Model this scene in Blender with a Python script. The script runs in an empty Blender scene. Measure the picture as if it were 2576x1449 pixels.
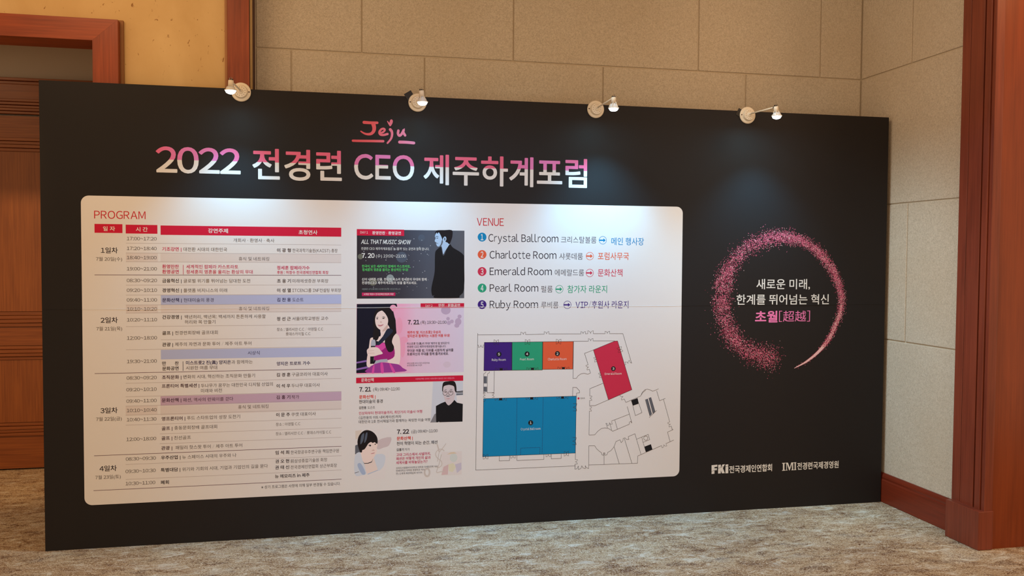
import bpy, bmesh, math, random
from mathutils import Vector, Matrix

SC = bpy.context.scene
COL = SC.collection

# ------------------------------------------------------------------ camera
cam_data = bpy.data.cameras.new('camera')
cam = bpy.data.objects.new('camera', cam_data)
COL.objects.link(cam)
cam_data.sensor_fit = 'HORIZONTAL'
cam_data.sensor_width = 36.0
cam_data.lens = 36.0 * 2163.67 / 2576.0
cam.matrix_world = Matrix(((0.97868, 0.0015828, -0.205385, 1.44018),
                           (-0.205301, 0.0371893, -0.977992, -4.75884),
                           (0.00609, 0.999307, 0.036721, 1.52755),
                           (0, 0, 0, 1)))
SC.camera = cam

# ------------------------------------------------------------------ light of the place, with some added fill lights
SC.view_settings.view_transform = 'Standard'
SC.view_settings.look = 'None'
SC.view_settings.gamma = 1.0
SC.view_settings.use_curve_mapping = False
SC.view_settings.exposure = 0.0
world = bpy.data.worlds.new('hall_ambience')
SC.world = world
world.use_nodes = True
world.node_tree.nodes['Background'].inputs[0].default_value = (1.0, 0.72, 0.44, 1)
world.node_tree.nodes['Background'].inputs[1].default_value = 0.95


def area(name, loc, size, energy, colour, target=None, spread=180):
    d = bpy.data.lights.new(name, 'AREA')
    d.shape = 'RECTANGLE'
    d.size, d.size_y = size
    d.energy = energy
    d.color = colour
    d.spread = math.radians(spread)
    o = bpy.data.objects.new(name, d)
    COL.objects.link(o)
    o.location = loc
    if target is not None:
        o.rotation_euler = (Vector(target) - Vector(loc)).to_track_quat('-Z', 'Y').to_euler()
    return o


WARM = (1.0, 0.66, 0.36)
area('ceiling_cove_light', (2.6, -2.6, 3.5), (4.5, 1.2), 26, (1.0, 0.60, 0.32))
area('ceiling_wash_light', (0.1, -1.2, 3.5), (1.0, 0.6), 7.5, WARM, (0.3, 0.14, 2.6), 120)
area('vestibule_fill', (-1.2, 0.75, 3.0), (0.5, 0.5), 6.5, (1.0, 0.72, 0.45))  # added fill without a known fixture, lifts the wall above the door
area('side_passage_light', (5.4, -2.0, 3.35), (0.5, 0.5), 12, (1.0, 0.55, 0.25), (5.0, -0.9, 1.6))
area('corner_fill_light', (3.0, -1.0, 3.45), (0.4, 0.4), 2.2, (1.0, 0.76, 0.52), (4.84, -0.2, 2.7), 100)  # unseen helper light, added to brighten the top of the right wall



def ceiling_spot(name, loc, target, energy, colour, angle, blend, soft):
    d = bpy.data.lights.new(name, 'SPOT')
    d.energy = energy
    d.color = colour
    d.spot_size = math.radians(angle)
    d.spot_blend = blend
    d.shadow_soft_size = soft
    o = bpy.data.objects.new(name, d)
    COL.objects.link(o)
    o.location = loc
    o.rotation_euler = (Vector(target) - Vector(loc)).to_track_quat('-Z', 'Y').to_euler()


ceiling_spot('right_wall_fill_spot', (2.4, -0.95, 3.45), (4.84, -0.02, 0.80), 262, (0.74, 0.94, 1.0), 44, 0.9, 0.35)  # made-up ceiling light, added to brighten the lower right wall
ceiling_spot('panel_fill_spot', (2.2, -2.6, 3.45), (2.25, 0.0, 0.85), 205, (0.12, 0.54, 1.0), 56, 1.0, 0.25)  # invented cool fill aimed at the board to whiten the panel
ceiling_spot('ceiling_warm_spot', (-0.9, -2.0, 3.45), (-0.75, 1.85, 0.9), 260, (1.0, 0.56, 0.22), 38, 0.5, 0.08)

# ------------------------------------------------------------------ materials


def srgb(r, g, b):
    f = lambda c: (c / 255 / 12.92) if c / 255 <= 0.04045 else ((c / 255 + 0.055) / 1.055) ** 2.4
    return (f(r), f(g), f(b), 1.0)


MATS = {}


def base_mat(name, rough=0.5, spec=0.5):
    m = bpy.data.materials.new(name)
    m.use_nodes = True
    b = m.node_tree.nodes['Principled BSDF']
    b.inputs['Roughness'].default_value = rough
    b.inputs['Specular IOR Level'].default_value = spec
    return m, m.node_tree, b


def mat(name, rgb=None, rough=0.5, spec=0.3, metal=0.0):
    if name in MATS:
        return MATS[name]
    m, nt, b = base_mat(name, rough, spec)
    b.inputs['Base Color'].default_value = srgb(*rgb)
    b.inputs['Metallic'].default_value = metal
    MATS[name] = m
    return m


def node(nt, typ, **kw):
    n = nt.nodes.new(typ)
    for k, v in kw.items():
        setattr(n, k, v)
    return n


def coords(nt, scale=(1, 1, 1), rot=(0, 0, 0)):
    tc = node(nt, 'ShaderNodeTexCoord')
    mp = node(nt, 'ShaderNodeMapping')
    mp.inputs['Scale'].default_value = scale
    mp.inputs['Rotation'].default_value = rot
    nt.links.new(tc.outputs['Object'], mp.inputs['Vector'])
    return mp.outputs['Vector']


def noise(nt, vec, scale, detail=4, rough=0.55, dist=0.0):
    n = node(nt, 'ShaderNodeTexNoise')
    n.inputs['Scale'].default_value = scale
    n.inputs['Detail'].default_value = detail
    n.inputs['Roughness'].default_value = rough
    n.inputs['Distortion'].default_value = dist
    nt.links.new(vec, n.inputs['Vector'])
    return n.outputs['Fac']


def ramp(nt, fac, stops, interp='LINEAR'):
    r = node(nt, 'ShaderNodeValToRGB')
    r.color_ramp.interpolation = interp
    els = r.color_ramp.elements
    while len(els) < len(stops):
        els.new(0.5)
    for e, (p, c) in zip(els, stops):
        e.position = p
        e.color = c if len(c) == 4 else srgb(*c)
    nt.links.new(fac, r.inputs['Fac'])
    return r.outputs['Color']


def mix(nt, fac, a, b, mode='MIX'):
    n = node(nt, 'ShaderNodeMix', data_type='RGBA', blend_type=mode)
    if isinstance(fac, float):
        n.inputs[0].default_value = fac
    else:
        nt.links.new(fac, n.inputs[0])
    for sock, v in ((n.inputs[6], a), (n.inputs[7], b)):
        if isinstance(v, tuple):
            sock.default_value = v
        else:
            nt.links.new(v, sock)
    return n.outputs[2]


def bump(nt, bsdf, height, strength, dist):
    n = node(nt, 'ShaderNodeBump')
    n.inputs['Strength'].default_value = strength
    n.inputs['Distance'].default_value = dist
    nt.links.new(height, n.inputs['Height'])
    nt.links.new(n.outputs['Normal'], bsdf.inputs['Normal'])


def wood(name, dark, light, axis='Z', rough=0.35, fine=0.5):
    m, nt, b = base_mat(name, rough, 0.4)
    s = {'X': (1.2, 40, 40), 'Y': (40, 1.2, 40), 'Z': (40, 40, 1.2)}[axis]
    s2 = {'X': (0.8, 5, 5), 'Y': (5, 0.8, 5), 'Z': (5, 5, 0.8)}[axis]
    a = noise(nt, coords(nt, s), 2.2, 6, 0.6, 0.4)
    c = noise(nt, coords(nt, s2), 1.6, 3, 0.5, 0.8)
    f = node(nt, 'ShaderNodeMath', operation='MULTIPLY_ADD')
    nt.links.new(a, f.inputs[0])
    f.inputs[1].default_value = fine
    g = node(nt, 'ShaderNodeMath', operation='MULTIPLY')
    nt.links.new(c, g.inputs[0])
    g.inputs[1].default_value = 1.0 - fine
    nt.links.new(g.outputs[0], f.inputs[2])
    nt.links.new(ramp(nt, f.outputs[0], [(0.32, dark), (0.68, light)]), b.inputs['Base Color'])
    bump(nt, b, a, 0.05, 0.002)
    return m


def make_carpet():
    m, nt, b = base_mat('carpet', 0.95, 0.05)
    big = noise(nt, coords(nt, (1.0, 2.4, 1.0), (0, 0, 0.10)), 2.4, 5, 0.65, 0.5)
    mid = noise(nt, coords(nt, (2.0, 4.6, 2.0), (0, 0, -0.2)), 3.6, 5, 0.68, 0.9)
    fine = noise(nt, coords(nt, (1.0, 1.35, 1.0), (0, 0, 0.5)), 58, 2, 0.62, 3.0)
    ground = ramp(nt, big, [(0.32, (128, 90, 62)), (0.45, (190, 160, 126)), (0.56, (212, 192, 160)), (0.68, (216, 214, 204))])
    streak = ramp(nt, mid, [(0.36, (96, 60, 42)), (0.47, (198, 172, 138)), (0.56, (206, 186, 156)), (0.64, (244, 248, 244))])
    c1 = mix(nt, 0.55, ground, streak)
    dens = ramp(nt, mid, [(0.38, (1.0, 1.0, 1.0, 1)), (0.66, (0.25, 0.25, 0.25, 1))])
    mask = ramp(nt, fine, [(0.42, (1, 1, 1, 1)), (0.49, (0, 0, 0, 1))])
    dmask = mix(nt, 1.0, mask, dens, 'MULTIPLY')
    c2 = mix(nt, dmask, c1, srgb(104, 70, 50))
    mask2 = ramp(nt, fine, [(0.56, (0, 0, 0, 1)), (0.62, (0.8, 0.8, 0.8, 1))])
    c3 = mix(nt, mask2, c2, srgb(240, 236, 224))
    nt.links.new(c3, b.inputs['Base Color'])
    bump(nt, b, fine, 0.5, 0.006)
    return m


def make_stone():
    m, nt, b = base_mat('stippled_stone', 0.75, 0.25)
    v = coords(nt)
    f = noise(nt, v, 112, 2, 0.5, 1.4)
    l = noise(nt, v, 2.0, 3, 0.5)
    c = ramp(nt, f, [(0.36, (198, 186, 170)), (0.60, (222, 211, 196))])
    c = mix(nt, ramp(nt, l, [(0.35, (0, 0, 0, 1)), (0.7, (0.25, 0.25, 0.25, 1))]), c, srgb(196, 176, 150))
    nt.links.new(c, b.inputs['Base Color'])
    bump(nt, b, f, 0.35, 0.004)
    return m


def make_plaster():
    m, nt, b = base_mat('travertine_plaster', 0.7, 0.25)
    l = noise(nt, coords(nt, (1, 1, 0.8)), 2.2, 5, 0.55, 0.6)
    p = noise(nt, coords(nt, (1.0, 1.0, 0.55)), 42, 3, 0.6, 0.8)
    c = ramp(nt, l, [(0.3, (206, 168, 112)), (0.7, (226, 192, 138))])
    pit = ramp(nt, p, [(0.27, (1, 1, 1, 1)), (0.33, (0, 0, 0, 1))])
    c = mix(nt, pit, c, srgb(150, 104, 58))
    nt.links.new(c, b.inputs['Base Color'])
    bump(nt, b, p, 0.15, 0.004)
    return m


def make_title():
    m, nt, b = base_mat('title_print', 0.45, 0.3)
    tc = node(nt, 'ShaderNodeTexCoord')
    sep = node(nt, 'ShaderNodeSeparateXYZ')
    nt.links.new(tc.outputs['Object'], sep.inputs[0])
    gt = node(nt, 'ShaderNodeMath', operation='GREATER_THAN')
    nt.links.new(sep.outputs['Z'], gt.inputs[0])
    gt.inputs[1].default_value = SPLIT / 1000
    w = node(nt, 'ShaderNodeMath', operation='SINE')
    k = node(nt, 'ShaderNodeMath', operation='MULTIPLY_ADD')
    nt.links.new(sep.outputs['X'], k.inputs[0])
    k.inputs[1].default_value = 6.8
    k.inputs[2].default_value = 2.6
    nt.links.new(k.outputs[0], w.inputs[0])
    pink = ramp(nt, w.outputs[0], [(0.0, (232, 104, 140)), (1.0, (226, 130, 200))])
    nt.links.new(mix(nt, gt.outputs[0], srgb(232, 228, 228), pink), b.inputs['Base Color'])
    return m


def make_blend(name, stops, axis='X'):
    m, nt, b = base_mat(name, 0.45, 0.3)
    tc = node(nt, 'ShaderNodeTexCoord')
    sep = node(nt, 'ShaderNodeSeparateXYZ')
    nt.links.new(tc.outputs['Generated'], sep.inputs[0])
    nt.links.new(ramp(nt, sep.outputs[axis], stops), b.inputs['Base Color'])
    return m


INKS = dict(ink_dark=(44, 36, 48), ink_grey=(88, 80, 84), ink_pink=(206, 42, 100), ink_navy=(40, 40, 96), ink_plum=(66, 34, 60), ink_white=(238, 236, 234), ink_red=(206, 30, 46),
            ink_scarlet=(226, 56, 40), ink_green=(96, 214, 112), ink_rose=(240, 130, 190), ink_rule=(182, 170, 174), ink_bar=(112, 82, 96), ink_line=(60, 50, 52),
            panel_white=(239, 236, 238), header_red=(214, 30, 66), tint_rest=(231, 222, 222), tint_blue=(190, 199, 240), tint_plum=(206, 178, 206),
            venue_blue=(16, 140, 196), venue_orange=(236, 100, 66), venue_red=(214, 52, 84), venue_green=(46, 166, 126), venue_purple=(66, 34, 130),
            print_orb=(112, 112, 100), print_orb2=(150, 160, 162), print_haze=(84, 92, 108), print_star=(210, 214, 222), print_coat=(30, 29, 33), print_skin_cool=(182, 206, 236), print_hair=(34, 28, 32), print_shade=(104, 108, 120),
            print_navy=(24, 25, 44), print_rose=(250, 172, 204), print_stripe=(150, 110, 190), print_lilac=(200, 176, 206), print_pale=(226, 206, 226), print_skin=(252, 230, 226), print_magenta=(170, 40, 130), print_fuchsia=(232, 84, 178), print_violet=(168, 66, 160),
            print_silver=(186, 190, 206), print_shade_w=(222, 190, 182), print_lip=(208, 134, 144), print_strap=(40, 48, 70), print_black=(28, 28, 34), print_cool=(218, 222, 236), print_cloud=(240, 235, 238), print_sleeve=(140, 138, 146), print_skin_grey=(222, 208, 216),
            print_tan=(230, 218, 210), print_mauve=(218, 202, 208), print_sky=(220, 228, 244), print_denim=(176, 194, 228), print_blush=(244, 226, 222), print_streak=(90, 100, 120),
            print_art_a=(236, 228, 230), print_art_b=(226, 196, 200), print_art_c=(234, 228, 204), print_art_d=(212, 204, 224), print_art_e=(220, 226, 226), print_art_f=(230, 212, 190), print_mono=(216, 206, 203),
            ring_rose=(224, 116, 146), ring_wine=(150, 46, 78), ring_pale=(240, 200, 204), board_black=(40, 37, 38))


def ink(name):
    return mat(name, INKS[name], 0.55, 0.15)


# ------------------------------------------------------------------ building helpers


def link(name, me, parent=None):
    o = bpy.data.objects.new(name, me)
    COL.objects.link(o)
    if parent is not None:
        o.parent = parent
    return o


def from_bm(name, bm, mats, parent=None, smooth=False):
    me = bpy.data.meshes.new(name)
    bm.normal_update()
    bm.to_mesh(me)
    bm.free()
    for m in (mats if isinstance(mats, (list, tuple)) else [mats]):
        me.materials.append(m)
    if smooth:
        for p in me.polygons:
            p.use_smooth = True
    return link(name, me, parent)


def thing(name, label, cat, loc=(0, 0, 0), group=None):
    o = bpy.data.objects.new(name, None)
    COL.objects.link(o)
    o.location = loc
    o['label'] = label
    o['category'] = cat
    if group:
        o['group'] = group
    return o


def struct(o):
    o['kind'] = 'structure'
    return o


def box(bm, x0, x1, y0, y1, z0, z1, mi=0, bevel=0.0):
    vs = [bm.verts.new(p) for p in ((x0, y0, z0), (x1, y0, z0), (x1, y1, z0), (x0, y1, z0), (x0, y0, z1), (x1, y0, z1), (x1, y1, z1), (x0, y1, z1))]
    fs = [bm.faces.new([vs[i] for i in q]) for q in ((0, 3, 2, 1), (4, 5, 6, 7), (0, 1, 5, 4), (1, 2, 6, 5), (2, 3, 7, 6), (3, 0, 4, 7))]
    for f in fs:
        f.material_index = mi
    if bevel:
        es = list({e for f in fs for e in f.edges})
        r = bmesh.ops.bevel(bm, geom=es, offset=bevel, segments=2, affect='EDGES', profile=0.5)
        for f in r['faces']:
            f.material_index = mi


def lathe(bm, prof, centre, axis='Z', n=28, mi=0, cap=True):
    """prof: (radius, height) pairs turned about the axis."""
    rings = []
    c = Vector(centre)
    for r, h in prof:
        ring = []
        for k in range(n):
            a = 2 * math.pi * k / n
            if axis == 'Z':
                p = Vector((r * math.cos(a), r * math.sin(a), h))
            else:
                p = Vector((r * math.cos(a), -h, r * math.sin(a)))
            ring.append(bm.verts.new(c + p))
        rings.append(ring)
    fs = []
    for a, b in zip(rings, rings[1:]):
        for k in range(n):
            fs.append(bm.faces.new((a[k], a[(k + 1) % n], b[(k + 1) % n], b[k])))
    if cap:
        fs.append(bm.faces.new(rings[0][::-1]))
        fs.append(bm.faces.new(rings[-1]))
    for f in fs:
        f.material_index = mi
    bmesh.ops.recalc_face_normals(bm, faces=fs)


def tube(bm, pts, r, n=10, mi=0):
    pts = [Vector(p) for p in pts]
    rings = []
    for i, p in enumerate(pts):
        d = (pts[min(i + 1, len(pts) - 1)] - pts[max(i - 1, 0)]).normalized()
        up = Vector((0, 0, 1)) if abs(d.z) < 0.9 else Vector((1, 0, 0))
        u = d.cross(up).normalized()
        v = d.cross(u)
        rr = r[i] if isinstance(r, (list, tuple)) else r
        rings.append([bm.verts.new(p + rr * (math.cos(2 * math.pi * k / n) * u + math.sin(2 * math.pi * k / n) * v)) for k in range(n)])
    fs = []
    for a, b in zip(rings, rings[1:]):
        for k in range(n):
            fs.append(bm.faces.new((a[k], a[(k + 1) % n], b[(k + 1) % n], b[k])))
    fs.append(bm.faces.new(rings[0][::-1]))
    fs.append(bm.faces.new(rings[-1]))
    for f in fs:
        f.material_index = mi
    bmesh.ops.recalc_face_normals(bm, faces=fs)


# ------------------------------------------------------------------ the print on the board, in board millimetres (x from the left edge, z from the floor)
TABLE_TEXT = [["header_text","일 자",293.1,350.7,1657.4,26,"ink_white",1,0],["header_text","시 간",451.1,508.3,1655.6,26,"ink_white",1,0],["header_text","강연주제",805.9,906.1,1652.8,26,"ink_white",1,0],["header_text","초청연사",1267.8,1366.7,1650.1,26,"ink_white",1,0],["time_text","17:00~17:20",406.5,551.8,1607.9,24,"ink_grey",0,0],["time_text","17:20~18:40",406.0,551.4,1557.3,24,"ink_grey",0,0],["time_text","18:40~19:00",405.5,551.0,1509.8,24,"ink_grey",0,0],["time_text","19:00~21:00",405.0,551.8,1452.0,24,"ink_grey",0,0],["time_text","08:30~09:20",404.2,551.6,1391.4,24,"ink_grey",0,0],["time_text","09:20~10:10",403.7,551.2,1340.8,24,"ink_grey",0,0],["time_text","09:40~11:00",403.2,550.8,1290.2,24,"ink_grey",0,0],["time_text","10:10~10:20",403.8,550.4,1242.9,24,"ink_grey",0,0],["time_text","10:20~11:10",403.3,549.9,1187.4,24,"ink_grey",0,0],["time_text","12:00~18:00",402.4,549.1,1092.6,24,"ink_grey",0,0],["time_text","19:30~21:00",401.2,547.3,970.9,24,"ink_grey",0,0],["time_text","08:30~09:20",398.6,545.9,884.7,24,"ink_grey",0,0],["time_text","09:20~10:10",397.2,545.2,823.6,24,"ink_grey",0,0],["time_text","09:40~11:00",396.6,544.7,763.8,24,"ink_grey",0,0],["time_text","10:10~10:40",397.6,544.3,714.8,24,"ink_grey",0,0],["time_text","10:40~11:30",397.1,542.9,666.7,24,"ink_grey",0,0],["time_text","12:00~18:00",394.7,540.6,563.9,24,"ink_grey",0,0],["time_text","08:30~09:30",390.3,538.2,461.0,24,"ink_grey",0,0],["time_text","09:30~10:30",388.7,536.7,395.8,24,"ink_grey",0,0],["time_text","10:30~11:00",388.1,534.2,332.0,24,"ink_grey",0,0],["day_text","1일차",281.8,362.8,1546.2,33,"ink_dark",0.6,0],["day_text","2일차",277.0,359.2,1186.4,33,"ink_dark",0.6,0],["day_text","3일차",271.3,353.6,718.2,33,"ink_dark",0.6,0],["day_text","4일차",263.4,346.3,416.0,33,"ink_dark",0.6,0],["date_text","7월 20일(수)",257.9,383.2,1501.5,23,"ink_grey",0,0],["date_text","7월 21일(목)",255.4,379.8,1142.4,23,"ink_grey",0,0],["date_text","7월 22일(금)",249.5,373.2,674.2,23,"ink_grey",0,0],["date_text","7월 23일(토)",242.5,365.5,371.0,23,"ink_grey",0,0],["topic_text","개회사 · 환영사 · 축사",933.1,1142.1,1604.1,22.5,"ink_grey",0,0],["topic_text","기조강연 |",577.8,672.4,1554.9,22.5,"ink_pink",1,0],["topic_text","대전환 시대의 대한민국",683.1,901.2,1554.4,22.5,"ink_grey",0,0],["topic_text","휴식 및 네트워킹",959.2,1115.0,1506.2,22.5,"ink_grey",0,0],["topic_text","환영만찬",577.7,659.6,1463.8,22.5,"ink_pink",1,0],["topic_text","환영공연",577.4,659.4,1437.1,22.5,"ink_pink",1,0],["topic_text","세계적인 팝페라 카스트라토",696.1,956.7,1463.6,22.5,"ink_pink",0.6,0],["topic_text","정세훈의 영혼을 울리는 환상의 무대",695.9,1030.3,1436.7,22.5,"ink_pink",0.6,0],["topic_text","금융혁신 |",577.1,672.1,1389.8,22.5,"ink_dark",1,0],["topic_text","글로벌 위기를 뛰어넘는 담대한 도전",681.9,1017.3,1389.1,22.5,"ink_grey",0,0],["topic_text","경영혁신 |",576.7,672.4,1339.7,22.5,"ink_dark",1,0],["topic_text","플랫폼 비지니스의 미래",681.5,900.0,1339.1,22.5,"ink_grey",0,0],["topic_text","문화산책 |",576.3,672.0,1288.7,22.5,"ink_navy",1,0],["topic_text","현대미술의 풍경",681.9,831.4,1288.2,22.5,"ink_navy",0,0],["topic_text","휴식 및 네트워킹",958.5,1113.9,1241.6,22.5,"ink_grey",0,0],["topic_text","건강경영 |",575.5,671.3,1200.0,22.5,"ink_dark",1,0],["topic_text","백년허리, 백년목: 백세까지 튼튼하게 사용할",686.5,1096.1,1199.8,22.5,"ink_grey",0,0],["topic_text","허리와 목 만들기",686.3,839.7,1172.8,22.5,"ink_grey",0,0],["topic_text","골프 |",574.8,627.6,1116.4,22.5,"ink_dark",1,0],["topic_text","전경련회장배 골프대회",637.5,850.8,1116.7,22.5,"ink_grey",0,0],["topic_text","관광 |",574.3,627.1,1055.9,22.5,"ink_dark",1,0],["topic_text","제주의 자연과 문화 투어 / 제주 아트 투어",637.0,1021.4,1056.4,22.5,"ink_grey",0,0],["topic_text","시상식",1002.9,1063.7,1004.8,22.5,"ink_navy",0,0],["topic_text","만",573.5,592.2,957.1,22.5,"ink_dark",1,0],["topic_text","찬",635.9,654.6,956.6,22.5,"ink_dark",1,0],["topic_text","문화공연",573.3,654.4,930.1,22.5,"ink_dark",1,0],["topic_text","미스트롯2 진(眞) 양지은",690.7,916.8,957.8,22.5,"ink_navy",1,0],["topic_text","과 함께하는",919.5,1027.6,957.5,22.5,"ink_grey",0,0],["topic_text","시원한 여름 무대",690.5,847.1,930.7,22.5,"ink_grey",0,0],["topic_text","조직문화 |",571.2,667.1,883.7,22.5,"ink_plum",1,0],["topic_text","변화의 시대, 혁신하는 조직문화 만들기",677.1,1039.1,883.9,22.5,"ink_grey",0,0],["topic_text","프론티어 특별세션 |",570.1,756.6,837.8,22.5,"ink_plum",1,0],["topic_text","두나무가 꿈꾸는 대한민국 디지털 산업의",765.0,1130.9,835.5,22.5,"ink_grey",0,0],["topic_text","미래와 비전",764.8,870.5,808.3,22.5,"ink_grey",0,0],["topic_text","문화산책 |",569.5,665.8,763.0,22.5,"ink_plum",1,0],["topic_text","패션, 역사의 런웨이를 걷다",674.7,927.5,762.1,22.5,"ink_plum",0,0],["topic_text","휴식 및 네트워킹",952.0,1107.9,716.0,22.5,"ink_grey",0,0],["topic_text","영프론티어 |",568.2,684.8,665.7,22.5,"ink_plum",1,0],["topic_text","푸드 스타트업의 성장 도전기",693.6,961.5,665.8,22.5,"ink_grey",0,0],["topic_text","골프 |",567.8,620.5,614.7,22.5,"ink_plum",1,0],["topic_text","총동문회장배 골프대회",630.3,844.6,615.6,22.5,"ink_grey",0,0],["topic_text","골프 |",566.4,619.1,563.1,22.5,"ink_plum",1,0],["topic_text","친선골프",628.9,712.6,562.9,22.5,"ink_grey",0,0],["topic_text","관광 |",565.0,618.7,511.0,22.5,"ink_plum",1,0],["topic_text","패밀리 핫스팟 투어 / 제주 아트 투어",635.4,971.7,510.8,22.5,"ink_grey",0,0],["topic_text","우주산업 |",563.1,659.6,460.4,22.5,"ink_dark",1,0],["topic_text","뉴 스페이스 시대의 우주와 나",668.4,941.9,459.1,22.5,"ink_grey",0,0],["topic_text","특별대담 |",561.6,658.1,395.2,22.5,"ink_dark",1,0],["topic_text","위기와 기회의 시대, 기업과 기업인의 길을 묻다",667.9,1103.8,394.0,22.5,"ink_grey",0,0],["topic_text","폐회",560.5,601.1,329.8,22.5,"ink_dark",1,0],["speaker_text","이 광 형",1155.5,1227.5,1553.0,22.5,"ink_dark",1,0],["speaker_text","한국과학기술원(KAIST) 총장",1235.7,1472.9,1552.5,22.5,"ink_grey",0,0],["speaker_text","정세훈 팝페라가수",1155.2,1324.8,1459.4,22.5,"ink_pink",1,0],["speaker_text","조 웅 기",1154.9,1226.9,1388.7,22.5,"ink_dark",1,0],["speaker_text","미래에셋증권 부회장",1235.1,1423.8,1388.7,22.5,"ink_grey",0,0],["speaker_text","이 성 열",1154.7,1226.8,1338.3,22.5,"ink_dark",1,0],["speaker_text","ITCEN그룹 INF컨설팅 부회장",1234.3,1490.9,1338.1,22.5,"ink_grey",0,0],["speaker_text","김 찬 용",1154.5,1226.6,1287.9,22.5,"ink_navy",1,0],["speaker_text","도슨트",1234.1,1292.6,1287.5,22.5,"ink_navy",0,0],["speaker_text","정 선 근",1153.4,1225.2,1185.5,22.5,"ink_dark",1,0],["speaker_text","서울대학교병원 교수",1233.1,1423.1,1185.9,22.5,"ink_grey",0,0],["speaker_text","양지은 트로트 가수",1151.8,1327.0,944.5,22.5,"ink_navy",1,0],["speaker_text","김 경 훈",1150.6,1223.2,884.2,22.5,"ink_dark",1,0],["speaker_text","구글코리아 대표이사",1230.1,1419.5,884.5,22.5,"ink_grey",0,0],["speaker_text","이 석 우",1150.1,1222.1,824.1,22.5,"ink_dark",1,0],["speaker_text","두나무 대표이사",1228.2,1377.7,824.3,22.5,"ink_grey",0,0],["speaker_text","김 홍 기",1149.1,1221.9,762.8,22.5,"ink_plum",1,0],["speaker_text","작가",1228.0,1268.2,762.2,22.5,"ink_plum",0,0],["speaker_text","이 문 주",1147.6,1219.6,668.1,22.5,"ink_dark",1,0],["speaker_text","쿠캣 대표이사",1226.9,1355.8,668.1,22.5,"ink_grey",0,0],["speaker_text","임 석 희",1142.8,1214.9,463.1,22.5,"ink_dark",1,0],["speaker_text","한국항공우주연구원 책임연구원",1223.0,1478.2,461.4,22.5,"ink_grey",0,0],["speaker_text","권 오 현",1142.6,1214.8,415.9,22.5,"ink_dark",1,0],["speaker_text","前삼성종합기술원 회장",1222.0,1415.7,414.2,22.5,"ink_grey",0,0],["speaker_text","권 태 신",1141.7,1214.7,382.6,22.5,"ink_dark",1,0],["speaker_text","전국경제인연합회 상근부회장",1221.9,1467.8,380.7,22.5,"ink_grey",0,0],["speaker_text","뉴 메모리즈 in 제주",1140.3,1321.7,334.6,22.5,"ink_dark",1,0],["speaker_text","후원 : 허창수 전국경제인연합회 회장",1155.1,1424.6,1434.4,19.5,"ink_pink",0.8,0],["speaker_text","장소 : 엘리시안 C.C / 아덴힐 C.C",1153.2,1395.5,1128.3,19.5,"ink_grey",0,0],["speaker_text","롯데스카이힐 C.C",1199.3,1328.4,1103.6,19.5,"ink_grey",0,0],["speaker_text","장소 : 아덴힐 C.C",1146.2,1273.8,616.2,19.5,"ink_grey",0,0],["speaker_text","장소 : 엘리시안 C.C / 롯데스카이힐 C.C",1145.2,1437.7,565.4,19.5,"ink_grey",0,0],["footnote_text","※ 상기 프로그램은 사정에 의해 일부 변경될 수 있습니다.",1069.5,1486.2,279.2,20,"ink_dark",0,0]]
PROGRAM = ["PROGRAM",251.6,498.4,1728.8,54,"ink_red",0,0]
VENUE = ["VENUE",2236.2,2390.2,1720.4,58,"ink_red",0,0]
HEADERS = [[252.6,1635.5,386.2,1681.1],[401.8,1633.7,555.6,1679.0],[571.1,1628.5,1492.3,1677.2]]
BANDS = [["tint_rest",401.6,1487.7,556.3,1533.5],["tint_rest",569.9,1488.5,1492.0,1534.7],["tint_rest",399.5,1222.6,554.0,1264.0],["tint_rest",569.1,1221.3,1492.0,1263.1],["tint_rest",393.0,690.1,548.0,737.6],["tint_rest",562.9,684.7,1492.0,732.5],["tint_blue",569.5,1263.1,1492.0,1314.1],["tint_blue",567.1,978.2,1492.0,1028.7],["tint_plum",563.4,735.1,1492.0,784.5]]
RULES = [[402.1,1583.8,1492.0,1.5,0],[401.6,1533.5,1492.0,1.5,0],[401.2,1487.7,1492.0,1.5,0],[250.1,1419.4,1492.0,2.6,1],[400.5,1366.7,1492.0,1.5,0],[400.0,1315.4,1492.0,1.5,0],[399.5,1264.0,1492.0,1.5,0],[399.1,1222.6,1492.0,1.5,0],[398.5,1151.9,1492.0,1.5,0],[397.3,1031.5,1492.0,1.5,0],[567.5,1081.4,1492.0,1.5,0],[245.4,910.8,1492.0,2.6,1],[394.2,857.2,1492.0,1.5,0],[393.5,786.6,1492.0,1.5,0],[393.0,737.6,1492.0,1.5,0],[392.5,690.1,1492.0,1.5,0],[392.0,638.5,1492.0,1.5,0],[390.0,432.5,1492.0,1.5,0],[389.3,353.7,1492.0,1.5,0],[559.3,586.9,1492.0,1.5,0],[558.8,534.7,1492.0,1.5,0],[238.0,484.5,1492.0,2.6,1],[233.2,302.9,1492.0,2.6,1]]
VBARS = [[680.9,1422.9,1472.8,"ink_pink"],[675.9,916.3,966.0,"ink_dark"]]
PANEL = [189.5,227.7,3463.3,1825.0]
TITLE = [["2022",551.4,971.2,1950.1,2086.1,"title",0.8],["전경련",1031.7,1495.3,1925.9,2090.8,"title",0.8],["CEO",1561.7,1885.9,1940.4,2077.8,"title",0.8],["제주하계포럼",1937.8,2874.8,1920.2,2087.1,"title",0.8]]
SPLIT = 2018.9
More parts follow.
